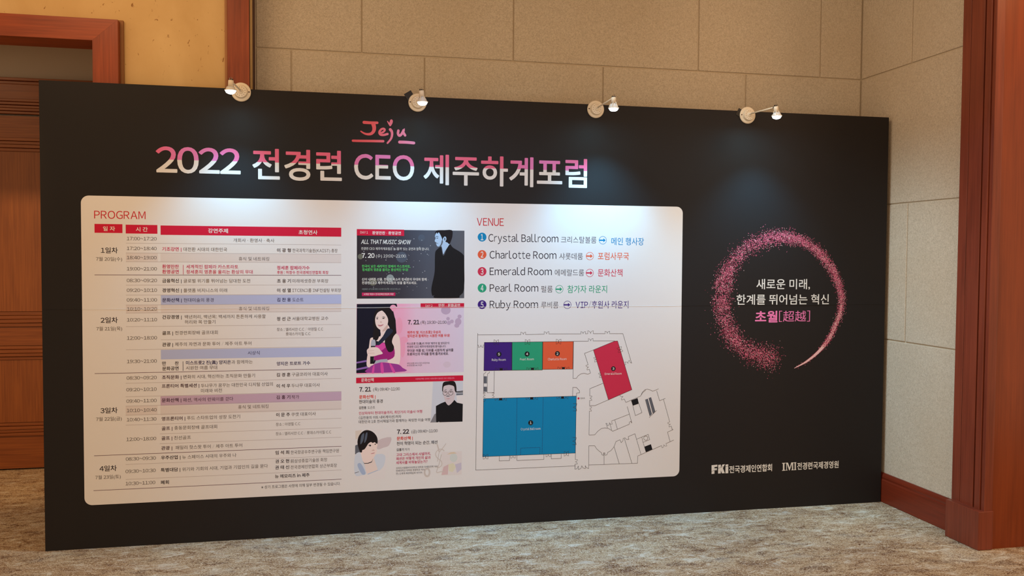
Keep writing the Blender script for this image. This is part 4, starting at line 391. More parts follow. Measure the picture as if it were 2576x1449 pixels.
LINES = [[[[2244.0,1094.7],[2236.3,318.9],[2817.6,317.2]],1.9],[[[2244.1,1085.4],[2492.9,1083.8]],1.9],[[[2520.1,1084.1],[2629.4,1084.6]],1.9],[[[2656.8,1085.5],[2847.1,1083.3]],1.9],[[[2873.7,1083.6],[2888.6,1084.1]],1.9],[[[2921.6,1084.0],[2993.0,1083.1]],1.9],[[[3020.3,1083.1],[3101.1,1081.8],[3156.8,908.8]],1.9],[[[2492.9,1083.8],[2492.8,1097.4],[2497.0,1096.8],[2500.8,1094.9],[2503.9,1091.9],[2505.8,1088.1],[2506.5,1084.0]],1.6],[[[2520.1,1084.1],[2520.0,1097.7],[2515.8,1097.0],[2512.0,1095.0],[2509.0,1092.0],[2507.2,1088.2],[2506.5,1084.0]],1.6],[[[2629.4,1084.6],[2628.9,1098.3],[2633.2,1097.8],[2637.1,1096.0],[2640.2,1093.0],[2642.3,1089.3],[2643.1,1085.0]],1.6],[[[2656.8,1085.5],[2656.4,1099.2],[2652.2,1098.4],[2648.4,1096.3],[2645.5,1093.2],[2643.6,1089.3],[2643.1,1085.0]],1.6],[[[2847.1,1083.3],[2846.9,1096.6],[2851.1,1096.0],[2854.8,1094.2],[2857.8,1091.3],[2859.7,1087.6],[2860.4,1083.5]],1.6],[[[2873.7,1083.6],[2873.6,1096.9],[2869.4,1096.2],[2865.8,1094.3],[2862.9,1091.3],[2861.0,1087.6],[2860.4,1083.5]],1.6],[[[2888.6,1084.1],[2888.6,1100.6],[2893.7,1099.8],[2898.3,1097.4],[2902.0,1093.8],[2904.3,1089.2],[2905.1,1084.1]],1.6],[[[2921.6,1084.0],[2921.6,1100.5],[2916.5,1099.7],[2911.9,1097.4],[2908.2,1093.8],[2905.9,1089.2],[2905.1,1084.1]],1.6],[[[2993.0,1083.1],[2993.0,1096.8],[2997.2,1096.1],[3001.0,1094.2],[3004.0,1091.2],[3006.0,1087.4],[3006.6,1083.1]],1.6],[[[3020.3,1083.1],[3020.3,1096.8],[3016.1,1096.1],[3012.3,1094.2],[3009.2,1091.2],[3007.3,1087.4],[3006.6,1083.1]],1.6],[[[2803.7,1041.2],[2892.5,1040.7]],1.9],[[[2920.9,1041.9],[3051.2,1040.1]],1.9],[[[2892.5,1040.7],[2891.9,1054.9],[2896.3,1054.4],[2900.3,1052.5],[2903.6,1049.5],[2905.8,1045.7],[2906.7,1041.3]],1.6],[[[2920.9,1041.9],[2920.3,1056.2],[2915.9,1055.3],[2912.1,1053.1],[2909.1,1049.8],[2907.2,1045.7],[2906.7,1041.3]],1.6],[[[2336.9,1042.3],[2337.1,1055.9],[2341.2,1055.2],[2345.0,1053.2],[2347.9,1050.1],[2349.8,1046.3],[2350.4,1042.1]],1.6],[[[2364.0,1041.9],[2364.2,1055.5],[2360.0,1054.9],[2356.2,1053.0],[2353.1,1050.1],[2351.1,1046.3],[2350.4,1042.1]],1.6],[[[2336.9,1042.3],[2336.7,1028.8],[2340.9,1029.4],[2344.7,1031.2],[2347.7,1034.2],[2349.7,1037.9],[2350.4,1042.1]],1.6],[[[2364.0,1041.9],[2363.8,1028.4],[2359.6,1029.1],[2355.9,1031.1],[2352.9,1034.1],[2351.0,1037.9],[2350.4,1042.1]],1.6],[[[2517.8,1041.2],[2518.0,1055.0],[2522.3,1054.3],[2526.1,1052.3],[2529.1,1049.2],[2531.0,1045.3],[2531.6,1041.0]],1.6],[[[2545.4,1040.8],[2545.6,1054.6],[2541.3,1054.0],[2537.5,1052.1],[2534.4,1049.1],[2532.4,1045.3],[2531.6,1041.0]],1.6],[[[2517.8,1041.2],[2517.6,1027.5],[2521.9,1028.1],[2525.8,1030.0],[2528.9,1033.0],[2530.9,1036.8],[2531.6,1041.0]],1.6],[[[2545.4,1040.8],[2545.2,1027.1],[2540.9,1027.8],[2537.1,1029.8],[2534.1,1032.9],[2532.2,1036.8],[2531.6,1041.0]],1.6],[[[2700.3,1040.8],[2700.5,1054.8],[2704.8,1054.0],[2708.7,1052.0],[2711.8,1048.9],[2713.7,1044.9],[2714.3,1040.6]],1.6],[[[2728.3,1040.4],[2728.5,1054.4],[2724.2,1053.8],[2720.2,1051.8],[2717.1,1048.8],[2715.1,1044.9],[2714.3,1040.6]],1.6],[[[2700.3,1040.8],[2700.1,1026.8],[2704.4,1027.4],[2708.4,1029.4],[2711.5,1032.4],[2713.6,1036.3],[2714.3,1040.6]],1.6],[[[2728.3,1040.4],[2728.1,1026.4],[2723.8,1027.2],[2719.9,1029.2],[2716.9,1032.3],[2714.9,1036.3],[2714.3,1040.6]],1.6],[[[2249.0,1028.1],[2248.8,1014.7],[2253.0,1015.3],[2256.8,1017.1],[2259.8,1020.0],[2261.8,1023.8],[2262.5,1027.9]],1.6],[[[2276.0,1027.7],[2275.8,1014.2],[2271.6,1015.0],[2267.9,1016.9],[2264.9,1020.0],[2263.1,1023.7],[2262.5,1027.9]],1.6],[[[2244.3,1027.3],[2249.0,1027.2]],1.9],[[[2276.0,1027.7],[2281.3,1028.3]],1.9],[[[2345.9,883.5],[2346.2,896.5],[2350.2,895.7],[2353.8,893.8],[2356.6,890.9],[2358.3,887.2],[2358.9,883.2]],1.6],[[[2371.8,882.9],[2372.1,895.9],[2368.1,895.4],[2364.4,893.6],[2361.5,890.8],[2359.6,887.2],[2358.9,883.2]],1.6],[[[2387.7,882.6],[2387.9,895.3],[2391.8,894.6],[2395.3,892.7],[2398.1,889.8],[2399.8,886.3],[2400.4,882.3]],1.6],[[[2413.0,882.1],[2413.3,894.7],[2409.4,894.2],[2405.8,892.5],[2402.9,889.7],[2401.1,886.2],[2400.4,882.3]],1.6],[[[2527.9,882.1],[2528.2,895.0],[2532.1,894.3],[2535.7,892.4],[2538.4,889.5],[2540.2,885.8],[2540.7,881.9]],1.6],[[[2553.6,881.6],[2553.8,894.4],[2549.9,893.9],[2546.3,892.1],[2543.3,889.3],[2541.5,885.8],[2540.7,881.9]],1.6],[[[2569.7,881.2],[2569.9,893.8],[2573.8,893.1],[2577.3,891.2],[2580.0,888.4],[2581.7,884.9],[2582.2,881.0]],1.6],[[[2594.8,880.7],[2595.0,893.3],[2591.1,892.7],[2587.6,891.0],[2584.8,888.3],[2582.9,884.8],[2582.2,881.0]],1.6],[[[2710.4,881.7],[2710.7,894.8],[2714.7,894.0],[2718.3,892.1],[2721.1,889.2],[2722.9,885.5],[2723.4,881.5]],1.6],[[[2736.5,881.2],[2736.8,894.2],[2732.7,893.7],[2729.0,891.9],[2726.1,889.1],[2724.2,885.5],[2723.4,881.5]],1.6],[[[2751.8,880.9],[2752.1,893.6],[2756.0,892.9],[2759.5,891.0],[2762.3,888.1],[2764.0,884.5],[2764.6,880.6]],1.6],[[[2777.3,880.3],[2777.6,893.1],[2773.7,892.5],[2770.1,890.8],[2767.2,888.0],[2765.3,884.5],[2764.6,880.6]],1.6],[[[2293.0,877.5],[2289.9,870.7],[2279.9,864.7],[2279.2,757.4],[2290.5,756.5]],1.9],[[[2313.5,877.0],[2310.4,868.7],[2301.3,864.2],[2299.9,756.9],[2338.4,756.5],[2340.3,879.6]],1.9],[[[2289.9,755.6],[2277.9,755.5],[2278.5,751.8],[2280.2,748.5],[2282.9,745.8],[2286.2,744.2],[2289.9,743.6]],1.6],[[[2290.0,731.6],[2278.0,731.5],[2278.6,735.2],[2280.3,738.6],[2282.9,741.3],[2286.2,743.0],[2289.9,743.6]],1.6],[[[2327.7,754.6],[2339.7,754.6],[2339.1,750.9],[2337.4,747.6],[2334.8,744.9],[2331.5,743.2],[2327.7,742.6]],1.6],[[[2327.8,730.5],[2339.8,730.6],[2339.2,734.3],[2337.5,737.7],[2334.8,740.3],[2331.5,742.0],[2327.7,742.6]],1.6],[[[2803.4,1041.3],[2802.2,826.4],[2822.6,826.6],[2832.1,840.7],[2849.3,852.0],[2868.3,855.0],[2890.9,848.8],[2907.1,855.8],[2899.3,877.7]],1.9],[[[2899.3,877.7],[2886.2,874.1],[2885.7,878.4],[2886.5,882.5],[2888.7,886.2],[2891.8,889.1],[2895.7,890.8]],1.6],[[[2892.1,904.0],[2879.0,900.4],[2880.7,896.5],[2883.6,893.3],[2887.3,891.2],[2891.5,890.4],[2895.7,890.8]],1.6],[[[2892.1,904.0],[2870.0,970.2],[2923.2,989.4]],1.9],[[[2801.1,722.9],[2801.7,774.7],[2823.0,774.1],[2842.2,753.5],[2841.7,741.8],[2824.4,740.6],[2823.5,722.3]],1.9],[[[2820.6,392.1],[2820.2,354.0]],1.9],[[[2820.2,354.0],[2833.4,353.6],[2832.6,349.6],[2830.6,346.0],[2827.6,343.1],[2823.9,341.4],[2819.8,340.9]],1.6],[[[2819.3,327.7],[2832.5,327.2],[2832.0,331.3],[2830.3,335.1],[2827.4,338.1],[2823.8,340.1],[2819.8,340.9]],1.6],[[[2819.3,327.7],[2818.9,298.4]],1.9],[[[2818.5,325.9],[2818.8,297.7],[2830.7,299.9],[2838.9,316.1]],1.9],[[[2838.9,316.1],[2839.8,294.9],[2854.3,300.3],[2859.7,316.3]],1.9],[[[2859.7,316.3],[2867.1,303.2],[2880.6,298.4],[2880.4,316.1]],1.9],[[[2880.4,316.1],[2887.8,303.4],[2901.0,298.2],[2901.6,318.7]],1.9],[[[2372.2,392.3],[2371.6,365.3],[2431.1,365.5],[2431.7,392.2]],1.9],[[[2474.2,391.5],[2474.4,363.7],[2632.3,363.2],[2632.8,391.8]],1.9],[[[2677.5,391.0],[2676.6,364.4],[2735.2,364.7],[2736.0,389.9]],1.9],[[[2279.3,392.7],[2279.3,406.1],[2283.4,405.4],[2287.1,403.5],[2290.1,400.6],[2292.0,396.8],[2292.6,392.7]],1.6],[[[2306.0,392.7],[2306.0,406.0],[2301.9,405.4],[2298.2,403.5],[2295.2,400.5],[2293.3,396.8],[2292.6,392.7]],1.6],[[[2279.3,392.7],[2279.2,379.4],[2283.3,380.0],[2287.1,381.9],[2290.0,384.9],[2291.9,388.6],[2292.6,392.7]],1.6],[[[2306.0,392.7],[2305.9,379.3],[2301.8,380.0],[2298.1,381.9],[2295.1,384.8],[2293.2,388.6],[2292.6,392.7]],1.6],[[[2438.0,391.2],[2438.2,378.1],[2442.2,378.7],[2445.9,380.7],[2448.8,383.6],[2450.6,387.3],[2451.2,391.4]],1.6],[[[2464.4,391.5],[2464.5,378.3],[2460.4,378.9],[2456.7,380.8],[2453.8,383.7],[2451.9,387.3],[2451.2,391.4]],1.6],[[[2645.3,390.9],[2645.2,377.5],[2649.4,378.2],[2653.1,380.0],[2656.1,383.0],[2658.0,386.7],[2658.7,390.9]],1.6],[[[2672.1,390.9],[2672.1,377.4],[2667.9,378.1],[2664.2,380.0],[2661.2,383.0],[2659.3,386.7],[2658.7,390.9]],1.6],[[[2753.0,391.0],[2753.0,404.5],[2757.2,403.9],[2761.0,401.9],[2763.9,398.9],[2765.9,395.2],[2766.5,391.0]],1.6],[[[2780.0,390.9],[2780.1,404.5],[2775.9,403.8],[2772.1,401.9],[2769.1,398.9],[2767.2,395.1],[2766.5,391.0]],1.6],[[[2753.0,391.0],[2752.9,377.5],[2757.1,378.1],[2760.9,380.0],[2763.9,383.0],[2765.8,386.8],[2766.5,391.0]],1.6],[[[2780.0,390.9],[2780.0,377.4],[2775.8,378.1],[2772.1,380.0],[2769.1,383.0],[2767.2,386.8],[2766.5,391.0]],1.6],[[[2345.2,725.1],[2344.9,712.9],[2348.7,713.4],[2352.1,715.0],[2354.9,717.6],[2356.7,721.0],[2357.4,724.7]],1.6],[[[2369.6,724.4],[2369.2,712.2],[2365.5,712.9],[2362.1,714.7],[2359.5,717.5],[2357.9,720.9],[2357.4,724.7]],1.6],[[[2386.3,723.9],[2386.0,711.3],[2389.9,711.8],[2393.4,713.5],[2396.3,716.2],[2398.2,719.7],[2398.9,723.5]],1.6],[[[2411.5,723.2],[2411.1,710.6],[2407.2,711.3],[2403.8,713.2],[2401.1,716.1],[2399.4,719.6],[2398.9,723.5]],1.6],[[[2525.6,724.8],[2525.3,712.5],[2529.1,713.0],[2532.6,714.6],[2535.4,717.3],[2537.3,720.7],[2538.0,724.5]],1.6],[[[2550.4,724.2],[2550.0,711.8],[2546.2,712.5],[2542.8,714.3],[2540.2,717.2],[2538.5,720.7],[2538.0,724.5]],1.6],[[[2567.0,723.7],[2566.6,710.7],[2570.7,711.3],[2574.3,713.0],[2577.3,715.8],[2579.2,719.3],[2580.0,723.3]],1.6],[[[2592.9,723.0],[2592.5,710.0],[2588.6,710.8],[2585.0,712.7],[2582.2,715.7],[2580.5,719.3],[2580.0,723.3]],1.6],[[[2707.0,724.7],[2706.7,711.6],[2710.7,712.1],[2714.4,713.9],[2717.4,716.7],[2719.4,720.3],[2720.1,724.3]],1.6],[[[2733.2,724.0],[2732.8,710.9],[2728.8,711.6],[2725.2,713.6],[2722.4,716.5],[2720.6,720.2],[2720.1,724.3]],1.6],[[[2748.3,723.5],[2748.0,710.9],[2751.9,711.4],[2755.4,713.1],[2758.3,715.8],[2760.2,719.3],[2760.9,723.2]],1.6],[[[2773.5,722.8],[2773.2,710.2],[2769.3,711.0],[2765.8,712.8],[2763.1,715.7],[2761.4,719.3],[2760.9,723.2]],1.6],[[[2803.5,680.7],[2826.6,680.0],[2823.8,667.8],[2804.8,659.6],[2823.3,650.3],[2826.3,637.9]],1.9],[[[2803.9,638.6],[2826.3,637.9]],1.9],[[[2802.4,483.2],[2825.5,482.3],[2822.8,470.1],[2803.6,462.4],[2822.2,453.2],[2825.2,440.8]],1.9],[[[2802.7,441.7],[2825.2,440.8]],1.9],[[[2279.4,707.0],[2287.0,710.2],[2291.5,720.4]],1.9],[[[3079.8,1002.0],[3093.3,1006.5],[3094.1,1002.1],[3093.4,997.7],[3091.5,993.7],[3088.3,990.5],[3084.4,988.4]],1.6],[[[3088.9,974.9],[3102.5,979.4],[3100.4,983.4],[3097.2,986.5],[3093.2,988.5],[3088.8,989.2],[3084.4,988.4]],1.6],[[[3079.8,1002.0],[3066.3,997.4],[3068.3,993.5],[3071.5,990.3],[3075.5,988.3],[3079.9,987.7],[3084.4,988.4]],1.6],[[[3088.9,974.9],[3075.4,970.3],[3074.6,974.7],[3075.3,979.2],[3077.3,983.2],[3080.4,986.4],[3084.4,988.4]],1.6],[[[2938.6,947.3],[2926.0,944.5],[2927.4,940.8],[2930.0,937.6],[2933.4,935.5],[2937.3,934.4],[2941.3,934.7]],1.6],[[[2944.1,922.0],[2931.4,919.3],[2931.2,923.3],[2932.2,927.2],[2934.4,930.6],[2937.6,933.2],[2941.3,934.7]],1.6],[[[2968.5,856.1],[2955.8,853.0],[2957.4,849.2],[2960.0,846.2],[2963.5,844.0],[2967.5,843.1],[2971.6,843.4]],1.6],[[[2974.7,830.8],[2962.0,827.7],[2961.6,831.7],[2962.6,835.7],[2964.7,839.2],[2967.8,841.9],[2971.6,843.4]],1.6],[[[3114.5,898.5],[3121.5,901.7]],1.9],[[[3121.5,901.7],[3116.7,915.3],[3121.1,916.1],[3125.6,915.6],[3129.7,913.6],[3132.9,910.5],[3135.1,906.6]],1.6],[[[3148.7,911.4],[3143.9,924.9],[3139.9,922.8],[3136.8,919.5],[3134.9,915.4],[3134.3,911.0],[3135.1,906.6]],1.6],[[[3148.7,911.4],[3158.6,908.8]],1.9],[[[2983.8,794.2],[2903.9,764.3],[2904.3,721.7]],1.9],[[[2904.3,721.7],[2916.9,721.3],[2916.1,717.4],[2914.2,714.0],[2911.4,711.3],[2907.8,709.6],[2903.9,709.1]],1.6],[[[2903.5,696.6],[2916.1,696.2],[2915.6,700.1],[2913.9,703.6],[2911.2,706.5],[2907.8,708.4],[2903.9,709.1]],1.6],[[[2903.3,696.0],[2902.9,666.1],[2936.5,665.1],[3016.8,696.3]],1.9],[[[2903.0,659.1],[2915.6,658.7],[2914.9,654.8],[2913.0,651.3],[2910.1,648.6],[2906.5,646.9],[2902.6,646.4]],1.6],[[[2902.1,633.8],[2914.8,633.4],[2914.3,637.3],[2912.6,640.9],[2909.9,643.8],[2906.5,645.7],[2902.6,646.4]],1.6],[[[2902.1,633.8],[2901.7,494.6],[2936.4,494.0],[2954.5,514.5],[2976.3,529.7],[2998.3,533.1],[3020.5,528.1],[3045.7,511.3],[3146.1,548.6],[3147.8,561.0],[3155.2,566.1],[3162.8,555.2]],1.9],[[[3133.0,653.9],[3162.8,555.2]],1.9],[[[3145.4,608.1],[3036.6,571.1]],1.9],[[[3010.9,558.6],[3003.6,558.8],[3013.8,531.9]],1.9],[[[3009.8,557.9],[3014.7,543.9],[3018.8,546.1],[3022.0,549.4],[3024.0,553.6],[3024.6,558.2],[3023.8,562.7]],1.6],[[[3037.7,567.6],[3042.6,553.6],[3038.0,552.8],[3033.4,553.4],[3029.3,555.5],[3026.0,558.7],[3023.8,562.7]],1.6],[[[3027.5,557.3],[3039.0,518.6]],1.9],[[[3057.6,576.5],[3074.0,522.7]],1.9],[[[3100.5,728.8],[3085.6,722.5],[3088.3,718.2],[3092.2,714.9],[3096.9,713.0],[3102.0,712.7],[3106.9,713.9]],1.6],[[[3113.2,699.0],[3098.3,692.7],[3097.1,697.6],[3097.4,702.6],[3099.3,707.4],[3102.6,711.2],[3106.9,713.9]],1.6],[[[3113.9,698.9],[3124.2,678.0],[3215.0,713.1],[3227.8,733.1],[3246.4,747.6]],1.9],[[[3216.1,713.8],[3224.7,735.0],[3242.4,750.9],[3256.7,752.9],[3274.7,747.3],[3289.8,739.1],[3326.0,752.8]],1.9],[[[3167.2,657.2],[3183.9,598.3],[3224.4,615.5],[3204.3,668.9]],1.9],[[[3243.3,691.7],[3273.8,592.5]],1.9],[[[3258.3,695.9],[3285.7,602.9]],1.9],[[[3265.7,700.0],[3293.2,606.2]],1.9],[[[3278.8,703.9],[3306.2,618.3]],1.9],[[[3269.0,583.7],[3315.6,625.2]],1.9],[[[3314.1,741.5],[3333.7,681.9],[3369.4,695.3]],1.9],[[[3357.4,690.2],[3398.6,554.3]],1.9],[[[3408.8,528.8],[3414.4,508.8],[3421.3,509.3]],1.9],[[[3419.4,506.8],[3385.4,493.6],[3402.1,437.2]],1.9],[[[3426.0,445.3],[3376.8,425.6]],1.9],[[[3398.6,554.3],[3385.8,549.2],[3388.1,545.5],[3391.3,542.7],[3395.2,541.0],[3399.5,540.6],[3403.7,541.5]],1.6],[[[3408.8,528.8],[3396.1,523.7],[3395.1,527.9],[3395.5,532.1],[3397.2,536.1],[3400.0,539.3],[3403.7,541.5]],1.6],[[[3348.5,414.8],[3353.9,400.7],[3358.0,403.0],[3361.2,406.5],[3363.1,410.9],[3363.7,415.6],[3362.7,420.2]],1.6],[[[3376.8,425.6],[3382.2,411.4],[3377.6,410.5],[3372.9,411.0],[3368.5,412.9],[3365.0,416.1],[3362.7,420.2]],1.6],[[[3348.5,414.8],[3201.7,359.1],[3200.4,316.2],[2901.6,318.7],[2901.2,431.1],[2937.0,429.7],[2948.2,412.2],[2966.7,395.5],[2977.0,389.1],[2981.6,375.4],[2990.8,370.8]],1.9],[[[3001.9,370.3],[3012.9,375.9],[3016.4,388.2],[3036.6,398.0],[3054.8,420.4],[3066.3,450.1],[3090.7,459.2],[3098.3,441.8],[3108.2,452.1],[3109.9,466.3],[3121.0,469.4],[3130.4,460.1],[3145.3,459.6],[3141.4,475.8],[3182.2,491.4],[3221.1,368.3]],1.9],[[[2995.1,318.1],[2994.4,385.5]],1.9],[[[2990.8,371.5],[2990.7,385.7],[2999.2,385.3],[2999.3,371.1]],1.9],[[[3054.8,420.4],[3087.4,318.3]],1.9],[[[3117.3,466.0],[3165.6,317.7]],1.9],[[[3193.8,458.8],[3264.7,484.8],[3274.5,452.9],[3233.3,438.3],[3252.1,380.3]],1.9],[[[3225.5,468.0],[3233.3,438.3]],1.9],[[[3262.7,462.3],[3261.1,455.9],[3256.4,451.3],[3250.1,449.9],[3243.7,451.8],[3238.9,456.7],[3237.1,463.2],[3238.8,469.6],[3243.4,474.2],[3249.7,475.6],[3256.2,473.7],[3260.9,468.8],[3262.7,462.3]],1.9],[[[2282.2,1042.5],[2440.7,1041.4],[2441.7,881.5],[2280.4,882.4],[2282.2,1042.5]],2.2],[[[2442.3,1041.4],[2620.0,1041.3],[2619.6,879.2],[2442.3,881.4],[2442.3,1041.4]],2.2],[[[2621.6,1041.3],[2802.1,1040.6],[2800.3,880.8],[2621.2,882.4],[2621.6,1041.3]],2.2],[[[2923.2,989.4],[3051.3,1038.7],[3069.5,1039.1],[3160.5,752.0],[3017.4,696.0],[2923.2,989.4]],2.2],[[[2279.3,724.2],[2823.3,723.6],[2820.6,392.1],[2275.8,393.9],[2279.3,724.2]],2.2]]
DASH = [[[2472.8,722.2],[2469.7,393.4]],[[2626.0,722.0],[2622.0,394.0]],[[2494.3,394.1],[2495.8,434.0]],[[2495.8,434.0],[2609.3,432.9]],[[2609.3,432.9],[2607.8,392.8]]]
BLACKS = [[[2371.8,894.8],[2387.6,894.5],[2387.7,882.6],[2371.8,882.9]],[[2553.5,893.5],[2569.6,893.2],[2569.7,881.2],[2553.6,881.6]],[[2736.4,893.2],[2751.7,892.9],[2751.8,880.9],[2736.5,881.2]],[[2369.6,725.1],[2386.3,724.6],[2386.4,711.5],[2369.6,712.0]],[[2550.4,724.8],[2567.0,724.4],[2567.1,711.2],[2550.5,711.7]],[[2733.2,724.6],[2748.3,724.2],[2748.4,711.0],[2733.3,711.4]],[[3156.4,688.8],[3195.7,701.9],[3204.3,668.9],[3167.2,657.2]],[[3243.0,412.9],[3282.3,425.7],[3292.1,394.8],[3252.8,380.2]]]
GREYS = [[[2280.0,850.7],[2297.9,850.3],[2298.1,809.9],[2280.2,810.3]],[[2280.3,791.6],[2298.2,791.2],[2298.3,762.5],[2280.4,763.0]],[[3245.2,691.6],[3258.3,695.9],[3284.6,602.9],[3274.6,592.5]],[[3265.7,700.0],[3278.8,703.9],[3305.5,618.3],[3294.0,606.2]]]
PLAN_LABELS = [[[2366.6,974.4],14.5,["5",2360.6,2372.6,974.5,19,"ink_white",1,0],["Ruby Room",2325.1,2405.7,943.1,17,"ink_white",0.2,0]],[[2529.5,972.8],14.5,["4",2523.5,2535.6,972.9,19,"ink_white",1,0],["Pearl Room",2488.5,2569.2,943.1,17,"ink_white",0.2,0]],[[2708.0,971.6],14.5,["2",2701.9,2714.2,971.7,19,"ink_white",1,0],["Charlotte Room",2652.2,2762.7,940.4,17,"ink_white",0.2,0]],[[3045.3,878.0],13.8,["3",3039.2,3051.3,878.1,19,"ink_white",1,0],["Emerald Room",2993.0,3096.3,848.8,17,"ink_white",0.2,0]],[[2553.5,577.7],14.5,["1",2547.4,2559.6,577.9,19,"ink_white",1,0],["Crystal Ballroom",2495.8,2611.3,542.6,17,"ink_white",0.2,0]]]
MARK = [[2836.1,709.9],6.2,["현위치",2847.7,2874.2,709.6,11,"ink_dark",0.2,0]]
SEAM = 1242.4
LAMPS = [[[0.9766,-0.012,2.3823],[0.9535,-0.26,2.3962],[0.9513,-0.26,2.3315],0],[[1.9033,-0.012,2.3667],[1.8981,-0.26,2.3882],[1.9038,-0.26,2.3147],1],[[2.9214,-0.012,2.3718],[2.9439,-0.26,2.3992],[2.9438,-0.26,2.3262],0],[[3.8638,-0.012,2.3747],[3.9072,-0.26,2.39],[3.9134,-0.26,2.3217],2]]


LAYER = 0.00008


def flat(bm, pts, level, mi=0):
    """One printed shape lying on the board's face."""
    y = -LAYER * level
    clean = []
    for p in pts:
        if not clean or abs(p[0] - clean[-1][0]) + abs(p[1] - clean[-1][1]) > 0.05:
            clean.append(p)
    if len(clean) > 2 and abs(clean[0][0] - clean[-1][0]) + abs(clean[0][1] - clean[-1][1]) < 0.05:
        clean.pop()
    s = sum(a[0] * b[1] - b[0] * a[1] for a, b in zip(clean, clean[1:] + clean[:1]))
    if s < 0:
        clean = clean[::-1]
    vs = [bm.verts.new((p[0] / 1000, y, p[1] / 1000)) for p in clean]
    if len(vs) <= 4:
        f = bm.faces.new(vs)
        f.material_index = mi
    else:
        from mathutils.geometry import tessellate_polygon
        for t in tessellate_polygon([[v.co for v in vs]]):
            try:
                f = bm.faces.new([vs[i] for i in t])
            except ValueError:
                continue
            f.normal_update()
            if f.normal.y > 0:
                f.normal_flip()
            f.material_index = mi


def smooth_loop(pts, sub=3):
    n = len(pts)
    out = []
    for i in range(n):
        p0, p1, p2, p3 = pts[i - 1], pts[i], pts[(i + 1) % n], pts[(i + 2) % n]
        for k in range(sub):
            t = k / sub
            out.append([0.5 * (2 * p1[j] + (p2[j] - p0[j]) * t + (2 * p0[j] - 5 * p1[j] + 4 * p2[j] - p3[j]) * t * t + (3 * p1[j] - p0[j] - 3 * p2[j] + p3[j]) * t ** 3) for j in (0, 1)])
    return out


def smooth_path(pts, sub=5):
    if len(pts) < 3:
        return pts
    q = [[2 * pts[0][j] - pts[1][j] for j in range(len(pts[0]))]] + pts + [[2 * pts[-1][j] - pts[-2][j] for j in range(len(pts[0]))]]
    out = []
    for i in range(1, len(q) - 2):
        p0, p1, p2, p3 = q[i - 1], q[i], q[i + 1], q[i + 2]
        for k in range(sub):
            t = k / sub
            out.append([0.5 * (2 * p1[j] + (p2[j] - p0[j]) * t + (2 * p0[j] - 5 * p1[j] + 4 * p2[j] - p3[j]) * t * t + (3 * p1[j] - p0[j] - 3 * p2[j] + p3[j]) * t ** 3) for j in range(len(p1))])
    out.append(list(pts[-1]))
    return out


def disc_pts(x, z, r, n=24):
    return [(x + r * math.cos(2 * math.pi * k / n), z + r * math.sin(2 * math.pi * k / n)) for k in range(n)]


def rect_pts(x0, z0, x1, z1):
    return [(x0, z0), (x1, z0), (x1, z1), (x0, z1)]


def stroke(bm, pts, w0, w1, level, mi=0, caps=False):
    """A drawn line: one quad strip mitred at its corners."""
    n = len(pts)
    y = -LAYER * level
    P = [Vector((p[0], p[1])) for p in pts]
    L, R = [], []
    for i in range(n):
        a = (P[i] - P[i - 1]).normalized() if i else None
        b = (P[i + 1] - P[i]).normalized() if i < n - 1 else None
        d = a if b is None else b if a is None else (a + b)
        if d.length < 1e-4:
            d = b
        d = d.normalized()
        nn = Vector((-d.y, d.x))
        w = (w0 + (w1 - w0) * i / max(1, n - 1)) / 2
        if a is not None and b is not None:
            w /= max(0.45, abs(nn.dot(Vector((-b.y, b.x)))))
        if caps:
            y -= LAYER * 0.08
        L.append(bm.verts.new(((P[i] + nn * w).x / 1000, y, (P[i] + nn * w).y / 1000)))
        R.append(bm.verts.new(((P[i] - nn * w).x / 1000, y, (P[i] - nn * w).y / 1000)))
    for i in range(n - 1):
        f = bm.faces.new((R[i], R[i + 1], L[i + 1], L[i]))
        f.material_index = mi
    if caps:
        for p, w in ((P[0], w0), (P[-1], w1)):
            level += 0.12 + 0.04 * n
            flat(bm, disc_pts(p.x, p.y, w / 2, 14), level, mi)


PITCH = 2.5
GLYPHS = {}


def wide(ch):
    """The full-width form of a latin letter or digit: the typeface of the print."""
    return chr(ord(ch) + 0xFEE0) if ch.isalnum() and ord(ch) < 0x7F or ch in "~:/#-!?*[]" else ch


def glyph_set(chars, bold, res):
    """Outlines of many characters, filled once and cut apart line by line."""
    key = (bold, res)
    have = GLYPHS.setdefault(key, {})
    todo = [ch for ch in dict.fromkeys(chars) if ch not in have and not ch.isspace()]
    if not todo:
        return have
    c = bpy.data.curves.new('lettering', 'FONT')
    c.body = '\n'.join(wide(ch) for ch in todo)
    c.resolution_u = res
    c.offset = 0.011 * bold
    c.space_line = PITCH
    o = bpy.data.objects.new('lettering', c)
    me = bpy.data.meshes.new_from_object(o)
    cells = [dict() for _ in todo]
    faces = [[] for _ in todo]
    co = [v.co.copy() for v in me.vertices]
    for p in me.polygons:
        vs = list(p.vertices)
        k = max(0, min(len(todo) - 1, round((0.35 - co[vs[0]].y) / PITCH)))
        faces[k].append([cells[k].setdefault(i, len(cells[k])) for i in vs])
    for k, ch in enumerate(todo):
        pts = [(co[i].x, co[i].y + PITCH * k) for i in cells[k]]
        have[ch] = (pts, faces[k])
    bpy.data.objects.remove(o)
    bpy.data.curves.remove(c)
    bpy.data.meshes.remove(me)
    return have


NARROW = {'r': 0.78, 't': 0.72, 'f': 0.78, '~': 0.58, '/': 0.42, '-': 0.5, 'I': 0.9, 'J': 0.85}


